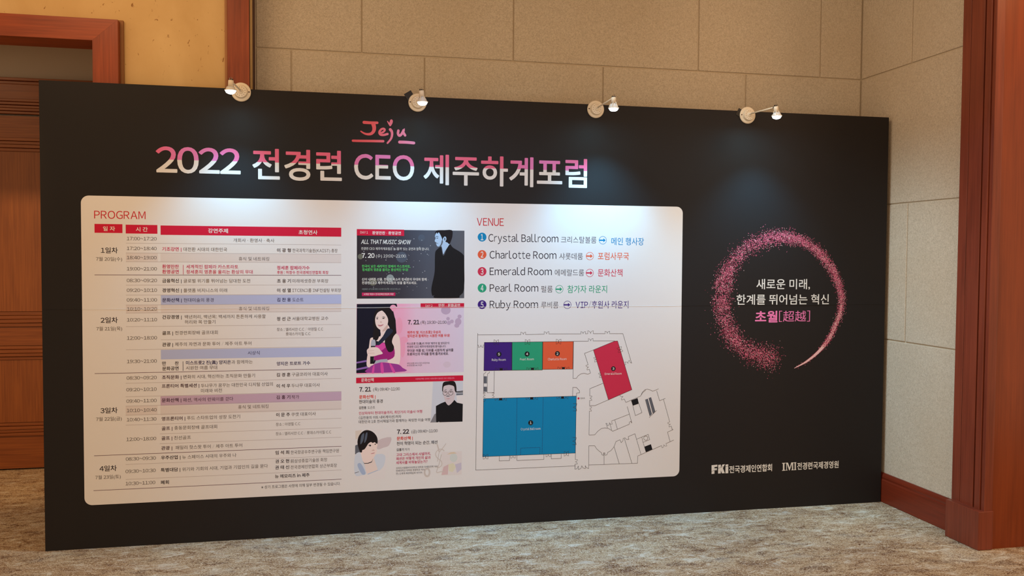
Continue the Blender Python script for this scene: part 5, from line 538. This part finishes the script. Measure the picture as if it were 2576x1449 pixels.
def typeset(body, bold, res):
    """One line of lettering in em units: points and faces."""
    g = glyph_set(body, bold, res)
    pts, fcs, x = [], [], 0.0
    for ch in body:
        if ch == ' ':
            x += 0.26
            continue
        if ch == '\u3000':
            x += 1.5
            continue
        gp, gf = g[ch]
        if not gp:
            x += 0.3
            continue
        lo, hi = min(p[0] for p in gp), max(p[0] for p in gp)
        o = ord(ch)
        if o > 0x2E80 and not 0x3000 <= o < 0x3020:
            k, start, adv = 1.0, x, 0.92 if o >= 0xAC00 else 1.0
            sh = start
        else:
            k = NARROW.get(ch, 1.0)
            w = (hi - lo) * k
            if ch.isdigit():
                adv = 0.57
                start = x + (adv - w) / 2
            else:
                side = 0.10 if ch in '|·' else 0.05
                adv = w + 2 * side
                start = x + side
            sh = start - lo * k
        n = len(pts)
        pts.extend((p[0] * k + sh, p[1]) for p in gp)
        fcs.extend([i + n for i in f] for f in gf)
        x += adv
    return pts, fcs


def set_text(name, parent, x0, x1, zc, em, body, colour, bold, level, slant=0.0, z_box=None, m=None, res=2):
    pts, fcs = typeset(body, 0, res)
    if slant:
        pts = [(p[0] + slant * p[1], p[1]) for p in pts]
    d = 0.017 * max(0.0, bold)
    a, b = min(p[0] for p in pts) - d, max(p[0] for p in pts) + d
    sx = (x1 - x0) / (b - a)
    if z_box:
        c, e = min(p[1] for p in pts) - d, max(p[1] for p in pts) + d
        f = lambda q: z_box[0] + (q - c) / (e - c) * (z_box[1] - z_box[0])
    else:
        f = lambda q: zc + (q - 0.375) * em
    # heavier weights are the same outline pressed several times, a hair apart
    n_hit = 12 if res > 2 else 4
    hits = [(0, 0)] if d == 0 else [(1.25 * d * math.cos(math.pi * (2 * k + 1) / n_hit), 1.25 * d * math.sin(math.pi * (2 * k + 1) / n_hit)) for k in range(n_hit)]
    vs, fs = [], []
    for k, (dx, dy) in enumerate(hits):
        n = len(vs)
        vs.extend(((x0 + (p[0] + dx - a) * sx) / 1000, -LAYER * (level + 0.08 * k), f(p[1] + dy) / 1000) for p in pts)
        fs.extend([i + n for i in q] for q in fcs)
    me = bpy.data.meshes.new(name)
    me.from_pydata(vs, [], fs)
    me.materials.append(m or ink(colour))
    return link(name, me, parent)


def put(name, parent, t, level, res=2):
    return set_text(name, parent, t[1], t[2], t[3], t[4], t[0], t[5], t[6], level, t[7], res=res)


class Print:
    """Several inks printed in one flat mesh."""

    def __init__(self):
        self.bm = bmesh.new()
        self.mats = []

    def idx(self, m):
        if isinstance(m, str):
            m = ink(m)
        if m not in self.mats:
            self.mats.append(m)
        return self.mats.index(m)

    def fill(self, m, pts, level):
        flat(self.bm, pts, level, self.idx(m))

    def line(self, m, pts, w0, level, w1=None, caps=False):
        stroke(self.bm, pts, w0, w0 if w1 is None else w1, level, self.idx(m), caps)

    def done(self, name, parent):
        return from_bm(name, self.bm, self.mats, parent)


# fill every outline the print needs in a few passes
_small = TABLE_TEXT and [t[1:] for t in TABLE_TEXT]
for _p in (P1, P2, P3, P4):
    _small += _p['texts']
for _t in PLAN_LABELS:
    _small += _t[2:]
_small += [MARK[2]]
_big = [[t[0], 0, 0, 0, 0, 0, t[6]] for t in TITLE] + SLOGAN + [PROGRAM, VENUE, LOGOS['fkt'], LOGOS['imt']]
for _t in VENUES:
    _big += [_t[2], _t[3], _t[4], _t[6]]
for _set, _res in ((_small, 2), (_big, 5)):
    glyph_set(''.join(t[0] for t in _set), 0, _res)

# ------------------------------------------------------------------ the setting
W, H = 4.814, 2.40
XR = 4.844
BACK = 0.341
TOP = 3.55
stone, plaster, carpet = make_stone(), make_plaster(), make_carpet()
cherry_v = wood('cherry_upright', (112, 46, 24), (168, 78, 42), 'Z', 0.33)
cherry_h = wood('cherry_level', (112, 46, 24), (168, 78, 42), 'X', 0.33)
cherry_y = wood('cherry_base', (104, 40, 24), (140, 56, 34), 'Y', 0.33)
casing_w = wood('cherry_casing', (112, 52, 38), (150, 74, 54), 'Z', 0.36)
jamb_w = wood('amber_panel', (118, 50, 22), (148, 68, 32), 'Z', 0.3)
door_v = wood('door_veneer', (122, 66, 30), (160, 94, 46), 'Z', 0.4, 0.75)
door_h = wood('door_rail_veneer', (118, 62, 28), (156, 90, 44), 'X', 0.4, 0.75)
groove_m = mat('joint_filler', (206, 192, 172), 0.8, 0.2)
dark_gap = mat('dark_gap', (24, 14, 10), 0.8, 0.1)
grey_paint = mat('header_paint', (196, 184, 170), 0.8, 0.2)
white_paint = mat('ceiling_paint', (226, 218, 204), 0.9, 0.1)

bm = bmesh.new()
box(bm, -3.2, 7.5, -7.0, 2.2, -0.1, 0.0)
struct(from_bm('floor', bm, carpet))
bm = bmesh.new()
box(bm, -3.2, 7.5, -7.0, 2.2, TOP, TOP + 0.1)
struct(from_bm('ceiling', bm, white_paint))


def ashlar(name, plane, courses, u0, u1):
    """A wall of big stippled blocks with recessed joints; plane gives (u, v, depth) -> world."""
    bm = bmesh.new()
    g = 0.0035
    for z0, z1, joints in courses:
        us = [u0] + joints + [u1]
        for a, b in zip(us, us[1:]):
            p = [plane(a + g, 0, 0), plane(b - g, 0.05, 0)]
            x0, x1 = sorted((p[0][0], p[1][0]))
            y0, y1 = sorted((p[0][1], p[1][1]))
            box(bm, x0, x1, y0, y1, z0 + g, z1 - g, 0, 0.004)
    q = [plane(u0, 0.008, 0), plane(u1, 0.06, 0)]
    x0, x1 = sorted((q[0][0], q[1][0]))
    y0, y1 = sorted((q[0][1], q[1][1]))
    if name == 'wall_back':
        x1 += 0.06
    else:
        y1 += 0.06
    box(bm, x0, x1, y0, y1, 0, TOP, 1)
    return struct(from_bm(name, bm, [stone, groove_m]))


Z1, Z2, Z3 = 2.6985, 1.8655, 1.021
ashlar('wall_back', lambda u, d, z: (u, BACK + d), [(0, 0.18, []), (0.18, Z3, [1.9, 3.4]), (Z3, Z2, [1.3, 2.7, 4.1]), (Z2, Z1, [1.218, 1.978, 3.075, 4.025]), (Z1, TOP, [1.614, 2.511, 3.70, 4.547])], 1.022, XR)
ashlar('wall_right', lambda u, d, z: (XR + d, u), [(0, Z3, []), (Z3, Z2, [-0.155]), (Z2, Z1, []), (Z1, TOP, [-0.16])], -0.70, BACK)

# left bay: plaster wall with a cased opening into a small vestibule
bm = bmesh.new()
box(bm, 0.30, 1.015, 0.14, 0.40, 0, TOP)
box(bm, -2.0, 0.30, 0.14, 0.40, 2.68, TOP)
box(bm, -3.2, -2.0, 0.14, 0.40, 0, TOP)
struct(from_bm('wall_left', bm, plaster))

# vestibule behind the opening
bm = bmesh.new()
box(bm, -3.2, 1.0, 1.90, 2.0, 0, TOP)
box(bm, 0.95, 1.0, 0.42, 1.90, 0, TOP)
box(bm, -3.2, -3.1, 0.42, 1.90, 0, TOP)
struct(from_bm('wall_vestibule', bm, grey_paint))

# wood post between plaster and stone
bm = bmesh.new()
box(bm, 0.896, 1.009, 0.11, 0.139, 0, TOP, 0, 0.002)
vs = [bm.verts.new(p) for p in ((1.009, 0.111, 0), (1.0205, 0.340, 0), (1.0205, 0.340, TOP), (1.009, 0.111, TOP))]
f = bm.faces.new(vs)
f.material_index = 2  # post's side face: its shade is put into a darker wood colour
box(bm, 0.881, 0.895, 0.124, 0.139, 0, TOP, 1, 0.002)
struct(from_bm('trim_1', bm, [cherry_v, wood('pale_bead', (150, 96, 56), (184, 128, 78), 'Z', 0.4), wood('shaded_reveal', (58, 24, 16), (82, 36, 24), 'Z', 0.5)]))

# cased opening (door frame) in the plaster wall
fr = bpy.data.objects.new('trim_2', None)
COL.objects.link(fr)
struct(fr)
FX, FZ = 0.235, 2.628


def prism_xz(bm, pts, y0, y1):
    a = [bm.verts.new((x, y0, z)) for x, z in pts]
    c = [bm.verts.new((x, y1, z)) for x, z in pts]
    fs = [bm.faces.new(a), bm.faces.new(c[::-1])]
    for k in range(len(a)):
        j = (k + 1) % len(a)
        fs.append(bm.faces.new((a[j], a[k], c[k], c[j])))
    bmesh.ops.recalc_face_normals(bm, faces=fs)


bm = bmesh.new()
prism_xz(bm, [(FX, 0), (0.358, 0), (0.358, 2.7400), (FX, FZ)], 0.07, 0.139)
box(bm, FX - 0.002, FX + 0.06, 0.139, 0.29, 0, FZ, 0)
from_bm('side_casing', bm, cherry_v, fr)
bm = bmesh.new()
prism_xz(bm, [(-2.1, FZ), (FX, FZ + 0.0004), (0.358, 2.7404), (-2.1, 2.7404)], 0.07, 0.139)
box(bm, -2.1, FX + 0.06, 0.139, 0.29, FZ + 0.001, FZ + 0.04, 0)
from_bm('head_casing', bm, cherry_h, fr)
bm = bmesh.new()
box(bm, -2.1, 0.374, 0.118, 0.139, 2.741, 2.750, 0)
box(bm, 0.3585, 0.374, 0.118, 0.139, 0, 2.741, 0)
from_bm('edge_shadow_strip', bm, mat('edge_shadow_tone', (150, 104, 66), 0.6, 0.2), fr)  # thin strip coloured as the shadow line around the casing

# panelled door at the back of the vestibule
dr = bpy.data.objects.new('door_1', None)
COL.objects.link(dr)
struct(dr)
DY = 1.85
DX0, DX1 = -1.75, 0.55


def molding(bm, z0, z1, steps, mi=0):
    """Stacked reeds across the door's width."""
    n = len(steps)
    for k, d in enumerate(steps):
        a = z0 + (z1 - z0) * k / n
        b = z0 + (z1 - z0) * (k + 1) / n - 0.002
        box(bm, DX0, DX1, DY - d, DY + 0.04, a, b, mi, 0.003)


bm = bmesh.new()
molding(bm, 2.700, 2.745, [0.02, 0.035])
box(bm, DX0, DX1, DY - 0.012, DY + 0.045, 2.600, 2.700)
molding(bm, 2.497, 2.600, [0.006, 0.016, 0.010, 0.022, 0.030])
from_bm('door_head', bm, door_h, dr)
bm = bmesh.new()
box(bm, DX0, DX1, DY + 0.02, DY + 0.045, 0.02, 2.484)
from_bm('door_backing', bm, dark_gap, dr)
bm = bmesh.new()
box(bm, DX0, DX1, DY, DY + 0.02, 2.334, 2.484)
molding(bm, 2.238, 2.334, [0.002, 0.010, 0.006, 0.014])
from_bm('top_rail', bm, door_h, dr)
bm = bmesh.new()
box(bm, DX0, DX1, DY + 0.004, DY + 0.02, 1.119, 2.237)
from_bm('upper_panel', bm, door_v, dr)
bm = bmesh.new()
molding(bm, 1.015, 1.118, [0.016, 0.024, 0.008, 0.004])
box(bm, DX0, DX1, DY, DY + 0.02, 0.880, 1.014)
molding(bm, 0.780, 0.879, [0.004, 0.018, 0.026, 0.010])
from_bm('middle_rail', bm, door_h, dr)
bm = bmesh.new()
box(bm, DX0, DX1, DY + 0.004, DY + 0.02, 0.336, 0.779)
from_bm('lower_panel', bm, door_v, dr)
bm = bmesh.new()
molding(bm, 0.244, 0.335, [0.022, 0.012, 0.018, 0.006])
box(bm, DX0, DX1, DY - 0.006, DY + 0.02, 0.012, 0.243)
from_bm('bottom_rail', bm, door_h, dr)

# right wall: baseboard, casing with flutes and plinth, deep jamb panel
bm = bmesh.new()
prof = [(0, 0.002), (0.024, 0.002), (0.024, 0.138), (0.018, 0.146), (0.020, 0.158), (0.016, 0.170), (0.006, 0.180), (0, 0.182)]
ends = []
for y in (-0.66, BACK):
    ends.append([bm.verts.new((XR - 0.001 - d, y, z)) for d, z in prof])
for k in range(len(prof) - 1):
    bm.faces.new((ends[0][k], ends[0][k + 1], ends[1][k + 1], ends[1][k]))
bm.faces.new(ends[0])
bm.faces.new(ends[1][::-1])
bmesh.ops.recalc_face_normals(bm, faces=bm.faces)
struct(from_bm('baseboard_right', bm, cherry_y))

cs = bpy.data.objects.new('trim_3', None)
COL.objects.link(cs)
struct(cs)
bm = bmesh.new()
# fillets of the casing, stepped in plan; the flutes are the gaps between them
for y0, y1, x in ((-0.702, -0.640, 4.800), (-0.812, -0.716, 4.790), (-0.866, -0.826, 4.786), (-0.895, -0.870, 4.792)):
    box(bm, x, XR - 0.002, y0, y1, 0.20, TOP, 0, 0.003)
box(bm, 4.806, XR - 0.003, -0.893, -0.650, 0.20, TOP - 0.001, 1)  # dark strip between the fillets, painting in the shade of the flutes
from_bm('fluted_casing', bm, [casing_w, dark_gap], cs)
bm = bmesh.new()
box(bm, 4.752, XR - 0.002, -0.903, -0.655, 0.001, 0.205, 0, 0.003)
from_bm('plinth_block', bm, casing_w, cs)
bm = bmesh.new()
box(bm, 4.806, 7.4, -0.890, -0.80, 0.0, TOP)
struct(from_bm('trim_4', bm, jamb_w))

# ------------------------------------------------------------------ the backdrop
BD = thing('display_board', 'wide black printed display board with rounded white programme panel, standing on the carpet', 'display board')
bm = bmesh.new()
box(bm, 0, W, 0.0, 0.06, 0.0, H, 0, 0.0015)
from_bm('backing_panel', bm, ink('board_black'), BD)


def round_rect(x0, z0, x1, z1, r, n=8):
    out = []
    for cx, cz, a0 in ((x1 - r, z1 - r, 0), (x0 + r, z1 - r, 90), (x0 + r, z0 + r, 180), (x1 - r, z0 + r, 270)):
        for k in range(n + 1):
            a = math.radians(a0 + 90 * k / n)
            out.append((cx + r * math.cos(a), cz + r * math.sin(a)))
    return out


p = Print()
p.fill('panel_white', round_rect(*PANEL, 38), 1)
p.done('program_panel', BD)

# title
tm = make_title()
for t in TITLE:
    set_text('title_lettering', BD, t[1], t[2], 0, 110, t[0], None, t[6], 2, 0, (t[3], t[4]), tm, 5)
jm = make_blend('script_print', [(0.0, (222, 84, 96)), (0.35, (228, 96, 108)), (0.8, (228, 130, 170)), (1.0, (226, 140, 186))], 'X')
p = Print()
for k, (pts, w0, w1) in enumerate(JEJU_S):
    p.line(jm, smooth_path(pts), w0, 2 + 3 * k, w1, True)
for q in JEJU_P:
    p.fill(jm, smooth_loop(q), 26)
p.done('place_name_script', BD)

# programme
put('program_heading', BD, PROGRAM, 2, 5)
p = Print()
for c, x0, z0, x1, z1 in BANDS:
    p.fill(c, rect_pts(x0, z0, x1, z1), 2)
for x0, z, x1, w, k in RULES:
    p.fill('ink_bar' if k else 'ink_rule', rect_pts(x0, z - w / 2, x1, z + w / 2), 3)
for x, z0, z1, c in VBARS:
    p.fill(c, rect_pts(x - 1.2, z0, x + 1.2, z1), 4)
table = p.done('program_table', BD)
for r in HEADERS:
    p = Print()
    p.fill('header_red', rect_pts(*r), 3)
    p.done('header_cell', table)
for t in TABLE_TEXT:
    put(t[0], table, t[1:], 5)

# poster column


def poster(name, spec, bg, groups):
    """Ground print, then the named sub-prints that start at the given shape numbers."""
    base = Print()
    lv = 2
    if bg is not None:
        base.fill(bg, rect_pts(*spec['rect']), lv)
    sheets = [(None, base)]
    for k, (c, pts, sm) in enumerate(spec['shapes']):
        for g, start in groups:
            if k == start:
                sheets.append((g, Print()))
        lv += 0.12
        sheets[-1][1].fill(c, smooth_loop(pts) if sm else pts, lv + 0.5)
    for q in spec.get('rings', []):
        sheets[-1][1].line('print_black', q, 2.0, lv + 0.8)
    if 'mono' in spec:
        mono = Print()
        for pts, w0, w1 in spec['mono']:
            lv += 0.12
            mono.line('print_mono', smooth_path(pts), w0, lv + 0.8, w1)
        sheets.append(('monogram_print', mono))
        letter = Print()
        letter.line('print_mono', spec['ring'][0], spec['ring'][1], lv + 1.0)
        sheets.append(('letter_print', letter))
    o = base.done(name, BD)
    for g, sheet in sheets[1:]:
        sheet.done(g, o)
    top = lv + 2
    for k, c in (('banner', 'header_red'), ('bar', 'header_red'), ('tag', 'ink_pink')):
        if k in spec:
            q = Print()
            q.fill(c, rect_pts(*spec[k]), top)
            q.done('banner' if k != 'tag' else 'sponsor_tag', o)
    for t in spec['texts']:
        put('poster_text', o, t, top + 1)
    return o


night = make_blend('night_print', [(0.0, (40, 33, 44)), (0.4, (56, 56, 70)), (0.65, (78, 84, 100)), (1.0, (92, 94, 104))])
blossom = make_blend('blossom_print', [(0.0, (250, 160, 200)), (0.42, (250, 182, 216)), (0.55, (240, 206, 232)), (1.0, (228, 216, 240))])
def first(spec, colour):
    return [q[0] for q in spec['shapes']].index(colour)


poster('concert_poster', P1, night, [('portrait_print', first(P1, 'print_coat'))])
poster('singer_poster', P2, blossom, [('portrait_print', first(P2, 'print_skin'))])
poster('art_talk_poster', P3, None, [('portrait_print', 1)])
poster('fashion_talk_poster', P4, None, [('portrait_print', 1), ('artwork_print', first(P4, 'print_art_a'))])

# venue list
put('venue_heading', BD, VENUE, 2, 5)
for n, c, tn, tname, tko, ca, tuse, colr in VENUES:
    p = Print()
    p.fill(colr, disc_pts(c[0], c[1], 25, 28), 2)
    e = p.done('venue_badge', BD)
    put('badge_number', e, tn, 3, 5)
    put('room_name', e, tname, 2, 5)
    put('korean_name', e, tko, 2, 5)
    put('use_text', e, tuse, 2, 5)
    p = Print()
    R = 22
    p.line(colr, disc_pts(ca[0], ca[1], R, 28) + [(ca[0] + R, ca[1])], 2.6, 2.3)
    p.fill(colr, [(ca[0] - 21, ca[1] - 4), (ca[0] + 3, ca[1] - 4), (ca[0] + 3, ca[1] - 12), (ca[0] + 17, ca[1]), (ca[0] + 3, ca[1] + 12), (ca[0] + 3, ca[1] + 4), (ca[0] - 21, ca[1] + 4)], 2)
    p.done('arrow_icon', e)

# floor plan
p = Print()
for pts in GREYS:
    p.fill('print_shade', pts, 2)
for k, (pts, w) in enumerate(LINES):
    p.line('ink_line', pts, w, 4 + 0.12 * (k % 12))
for a, b in DASH:
    d = math.dist(a, b)
    n = max(2, int(d / 9))
    for k in range(n):
        t0, t1 = k / n, (k + 0.6) / n
        p.line('ink_navy', [(a[0] + (b[0] - a[0]) * t, a[1] + (b[1] - a[1]) * t) for t in (t0, t1)], 2.4, 4)
for pts in BLACKS:
    p.fill('print_black', pts, 6)
plan = p.done('floor_plan', BD)
for c, pts in ROOMS:
    q = Print()
    q.fill(c, pts, 3)
    q.done('room_area', plan)
for c, r, tn, tname in PLAN_LABELS:
    q = Print()
    q.fill('print_black', disc_pts(c[0], c[1], r, 24), 6.2)
    q.done('number_disc', plan)
    put('room_number', plan, tn, 7)
    put('room_label', plan, tname, 7)
q = Print()
q.fill('venue_red', disc_pts(MARK[0][0], MARK[0][1], MARK[1], 20), 5)
q.done('position_dot', plan)
put('position_text', plan, MARK[2], 5)

# slogan inside the brushed ring
for t in SLOGAN:
    put('slogan_text', BD, t, 3, 5)
random.seed(11)
p = Print()
path = smooth_path([r for r in RING], 8)
acc = [0.0]
for a, b in zip(path, path[1:]):
    acc.append(acc[-1] + math.dist(a[:2], b[:2]))
total = acc[-1]


def on_path(s):
    for i in range(len(path) - 1):
        if acc[i + 1] >= s:
            t = (s - acc[i]) / max(1e-6, acc[i + 1] - acc[i])
            a, b = path[i], path[i + 1]
            d = Vector((b[0] - a[0], b[1] - a[1])).normalized()
            return [a[j] + (b[j] - a[j]) * t for j in range(3)], d
    return list(path[-1]), Vector((1, 0))


tail = [q for q, s in zip(path, acc) if s > 0.76 * total]
n = len(tail)
for i in range(n - 1):
    a, b = tail[i], tail[i + 1]
    d = Vector((b[0] - a[0], b[1] - a[1])).normalized()
    nn = Vector((-d.y, d.x))
    fa, fb = min(1, 0.10 + 1.6 * i / n), min(1, 0.10 + 1.6 * (i + 1) / n)
    for colr, k, lv in (('ring_wine', 0.80, 2), ('ring_pale', 0.62, 3)):
        p.fill(colr, [(a[0] + nn.x * a[2] * k * fa, a[1] + nn.y * a[2] * k * fa), (b[0] + nn.x * b[2] * k * fb, b[1] + nn.y * b[2] * k * fb), (b[0] - nn.x * b[2] * k * fb, b[1] - nn.y * b[2] * k * fb), (a[0] - nn.x * a[2] * k * fa, a[1] - nn.y * a[2] * k * fa)], lv)
clumps = [random.random() for _ in range(90)]
count = 0
while count < 12500:
    s = random.random()
    q, d = on_path(s * total)
    wid = q[2]
    if random.random() > min(1.0, 0.25 + wid / 60):
        continue
    off = random.gauss(0, 0.5)
    if s > 0.55:
        off = max(-1.15, min(1.15, random.gauss(0, 0.42)))
    ck = clumps[int(s * 60) % 90] * 0.6 + clumps[(int(s * 140) + int((off + 2) * 7)) % 90] * 0.6
    if random.random() > 0.25 + ck and s < 0.6:
        continue
    nn = Vector((-d.y, d.x))
    j = 8 + 46 * max(0.0, 0.08 - s) / 0.08
    x = q[0] + nn.x * off * wid + random.gauss(0, 0.55) * j
    z = q[1] + nn.y * off * wid + random.gauss(0, 0.55) * j
    a = random.uniform(0, math.pi)
    l, w = random.uniform(1.5, 3.3), random.uniform(0.8, 1.4)
    ux, uz = math.cos(a), math.sin(a)
    r = random.random()
    pale = 0.10 + 0.5 * max(0, s - 0.55)
    colr = 'ring_pale' if r < pale else 'ring_wine' if r < pale + 0.32 else 'ring_rose'
    if s > 0.90 and abs(off) < 0.75:
        continue
    p.fill(colr, [(x + ux * l - uz * w, z + uz * l + ux * w), (x - ux * l - uz * w, z - uz * l + ux * w), (x - ux * l + uz * w, z - uz * l - ux * w), (x + ux * l + uz * w, z + uz * l - ux * w)][: 3 if random.random() < 0.4 else 4], 4 + 0.1 * (count % 60))
    count += 1
p.done('ring_emblem', BD)

# sponsor marks
p = Print()
for q in LOGOS['fki']:
    p.fill('ink_white', q, 2)
for pts, w0, w1 in LOGOS['slit']:
    p.line('board_black', pts, w0, 3)
e = p.done('sponsor_mark', BD)
put('sponsor_name', e, LOGOS['fkt'], 2, 5)
p = Print()
for q in LOGOS['imi']:
    p.fill('ink_white', q, 2)
e = p.done('sponsor_mark', BD)
put('sponsor_name', e, LOGOS['imt'], 2, 5)

# overlap ridge where the two vinyl sheets meet


def ridge(name, x0, x1, m, parent):
    bm = bmesh.new()
    n = int((x1 - x0) / 18)
    rows = []
    for i in range(n + 1):
        x = x0 + (x1 - x0) * i / n
        wob = 1.1 * math.sin(x / 140) + 0.7 * math.sin(x / 47 + 1)
        h = 0.0008 * (0.25 + 0.75 * max(0, math.sin(x / 210) * 0.6 + math.sin(x / 77 + 2) * 0.5 + 0.3))
        z = SEAM + wob * 0.6
        rows.append([bm.verts.new((x / 1000, y, (z + dz) / 1000)) for y, dz in ((-LAYER * 12, 1.5), (-LAYER * 12 - h * 0.55, 0.9), (-LAYER * 12 - h, 0.2), (-LAYER * 12, -0.6))])
    for a, b in zip(rows, rows[1:]):
        for k in range(3):
            bm.faces.new((a[k + 1], b[k + 1], b[k], a[k]))
    return from_bm(name, bm, m, parent)


ridge('sheet_seam', PANEL[0], PANEL[2], ink('panel_white'), BD)
ridge('sheet_seam', 4, PANEL[0], ink('board_black'), BD)
ridge('sheet_seam', PANEL[2], W * 1000 - 4, ink('board_black'), BD)

# ------------------------------------------------------------------ the four arm lamps
cream = mat('lamp_enamel', (232, 218, 196), 0.35, 0.5)
socket_m = mat('lamp_socket', (236, 224, 206), 0.4, 0.5)
hole_m = mat('lamp_hole', (60, 30, 20), 0.7, 0.1)
black_m = mat('lamp_joint', (30, 26, 26), 0.45, 0.4)
steel_m = mat('lamp_screw', (170, 160, 150), 0.3, 0.5, 0.9)
glass_m = mat('lamp_reflector', (224, 226, 230), 0.25, 0.6)
lens_m, nt, b = base_mat('lamp_lens', 0.3, 0.3)
b.inputs['Base Color'].default_value = (0.9, 0.95, 1, 1)
b.inputs['Emission Color'].default_value = (0.70, 0.92, 1.0, 1)
b.inputs['Emission Strength'].default_value = 30.0
LED = (0.20, 0.66, 1.0)
LAMP_LABELS = ['cream arm spotlight on the board edge in front of the reddish wood post', 'cream arm spotlight above the pink script, square black clamp showing behind its plate', 'cream arm spotlight above the last syllables of the big two-tone title', 'cream arm spotlight with the longest looking arm, above the pink speckled ring']
SPOTS = [(0.72, 6, 0.8), (0.6, 3, 0.8), (1.2, 8, 1.0), (1.0, 4, 1.3)]


def lamp(P, T, B, clamp, label, spec):
    root = thing('arm_spotlight', label, 'spotlight', (P[0], 0.0, P[2]), 'spotlights along the top of the board')
    T = Vector((T[0] - P[0], T[1], T[2] - P[2]))
    B = Vector((B[0] - P[0], B[1], B[2] - P[2]))
    bm = bmesh.new()
    lathe(bm, [(0.049, 0.0015), (0.050, 0.004), (0.049, 0.008), (0.046, 0.010), (0.036, 0.012), (0.034, 0.016), (0.0325, 0.026), (0.030, 0.029), (0.014, 0.0305), (0.012, 0.034), (0.009, 0.036)], (0, 0, 0), 'Y', 40)
    for k in range(12):
        a = 2 * math.pi * (k + 0.5) / 12
        lathe(bm, [(0.0017, 0.0300), (0.0017, 0.0304)], (0.0225 * math.cos(a), 0, 0.0225 * math.sin(a)), 'Y', 8, 1)
    sgn = 1 if P[0] < 1.5 else -1
    lathe(bm, [(0.0034, 0.0100), (0.0034, 0.0122)], (sgn * 0.0405, 0, 0.001), 'Y', 12, 1)
    from_bm('wall_plate', bm, [cream, hole_m], root)
    A = Vector((0, -0.034, 0.004))
    bm = bmesh.new()
    lathe(bm, [(0.008, 0.033), (0.009, 0.037), (0.007, 0.042), (0.003, 0.045)], (0, 0, 0.004), 'Y', 16)
    from_bm('swivel', bm, cream, root)
    bm = bmesh.new()
    E = T + Vector((0, 0.018, -0.006))
    tube(bm, [A, A.lerp(E, 0.5), E], 0.0044, 12)
    from_bm('arm', bm, cream, root, True)
    bm = bmesh.new()
    d = (E - A).normalized()
    tube(bm, [E - d * 0.006, E + d * 0.014], 0.0062, 12)
    tube(bm, [T + Vector((-0.010, 0, 0)), T + Vector((0.010, 0, 0))], 0.0040, 10)
    from_bm('joint', bm, black_m, root)
    bm = bmesh.new()
    tube(bm, [T + Vector((-0.004, -0.006, -0.002)), T + Vector((-0.006, -0.006, 0.006)), T + Vector((0, -0.007, 0.010)), T + Vector((0.006, -0.006, 0.006)), T + Vector((0.004, -0.006, -0.002))], 0.0015, 8)
    from_bm('wing_screw', bm, steel_m, root)
    hx, hy = B.x, B.y
    top = T.z - 0.004
    bot = B.z + 0.010
    ax = lambda z: Vector((T.x + (B.x - T.x) * (top - z) / (top - bot), B.y, z))
    bm = bmesh.new()
    c0, c1 = ax(top), ax(top - 0.031)
    tube(bm, [c0, c0.lerp(c1, 0.06), c1], [0.0118, 0.0132, 0.0136], 22)
    from_bm('socket', bm, socket_m, root, True)
    bm = bmesh.new()
    for k in range(5):
        a = 2 * math.pi * (k + 0.3) / 5
        u = Vector((math.cos(a), math.sin(a), 0))
        tube(bm, [ax(top - 0.026) + u * 0.0125, ax(top - 0.036) + u * 0.017, ax(top - 0.048) + u * 0.0235, ax(bot + 0.002) + u * 0.0272], 0.0022, 8)
    ring = [ax(bot + 0.002) + 0.0272 * Vector((math.cos(2 * math.pi * k / 28), math.sin(2 * math.pi * k / 28), 0)) for k in range(29)]
    tube(bm, ring, 0.0024, 8)
    from_bm('cage', bm, socket_m, root, True)
    bm = bmesh.new()
    q = ax(bot)
    lathe(bm, [(0.010, top - 0.030 - q.z), (0.013, top - 0.036 - q.z), (0.019, 0.018), (0.0235, 0.006), (0.0245, -0.001)], q, 'Z', 28)
    from_bm('reflector', bm, glass_m, root, True)
    bm = bmesh.new()
    lathe(bm, [(0.0243, -0.0015), (0.0240, -0.005), (0.019, -0.012), (0.011, -0.0155), (0.003, -0.0165)], q, 'Z', 28)
    from_bm('lens', bm, lens_m, root, True)
    if clamp:
        bm = bmesh.new()
        w = 0.022
        box(bm, -w, w, 0.0012, 0.0030, -w, w, 0, 0.0006)
        ang = math.radians(-32 if clamp == 1 else 28)
        off = Vector((-0.044, 0, 0.036)) if clamp == 1 else Vector((-0.046, 0, 0.012))
        bmesh.ops.rotate(bm, verts=bm.verts, cent=(0, 0, 0), matrix=Matrix.Rotation(ang, 3, 'Y'))
        bmesh.ops.translate(bm, verts=bm.verts, vec=off + Vector((0, -0.004, 0)))
        from_bm('clamp', bm, black_m, root)
    ld = bpy.data.lights.new('spot_beam', 'SPOT')
    ld.energy = 40 * spec[0]
    ld.color = LED
    ld.spot_size = math.radians(94)
    ld.spot_blend = 1.0
    ld.shadow_soft_size = 0.02
    lo = bpy.data.objects.new('spot_beam', ld)
    COL.objects.link(lo)
    lo.parent = root
    lo.location = q + Vector((0, 0, -0.024))
    lo.rotation_euler = (math.radians(spec[1]), 0, 0)
    sd = bpy.data.lights.new('spill_light', 'AREA')
    sd.shape = 'DISK'
    sd.size = 0.04
    sd.energy = 0.9 * spec[2]
    sd.color = (0.30, 0.80, 1.0)
    so = bpy.data.objects.new('spill_light', sd)
    COL.objects.link(so)
    so.parent = root
    so.location = q + Vector((0, 0, -0.022))
    return root


for (P, T, B, cl), lab, sp in zip(LAMPS, LAMP_LABELS, SPOTS):
    lamp(P, T, B, cl, lab, sp)
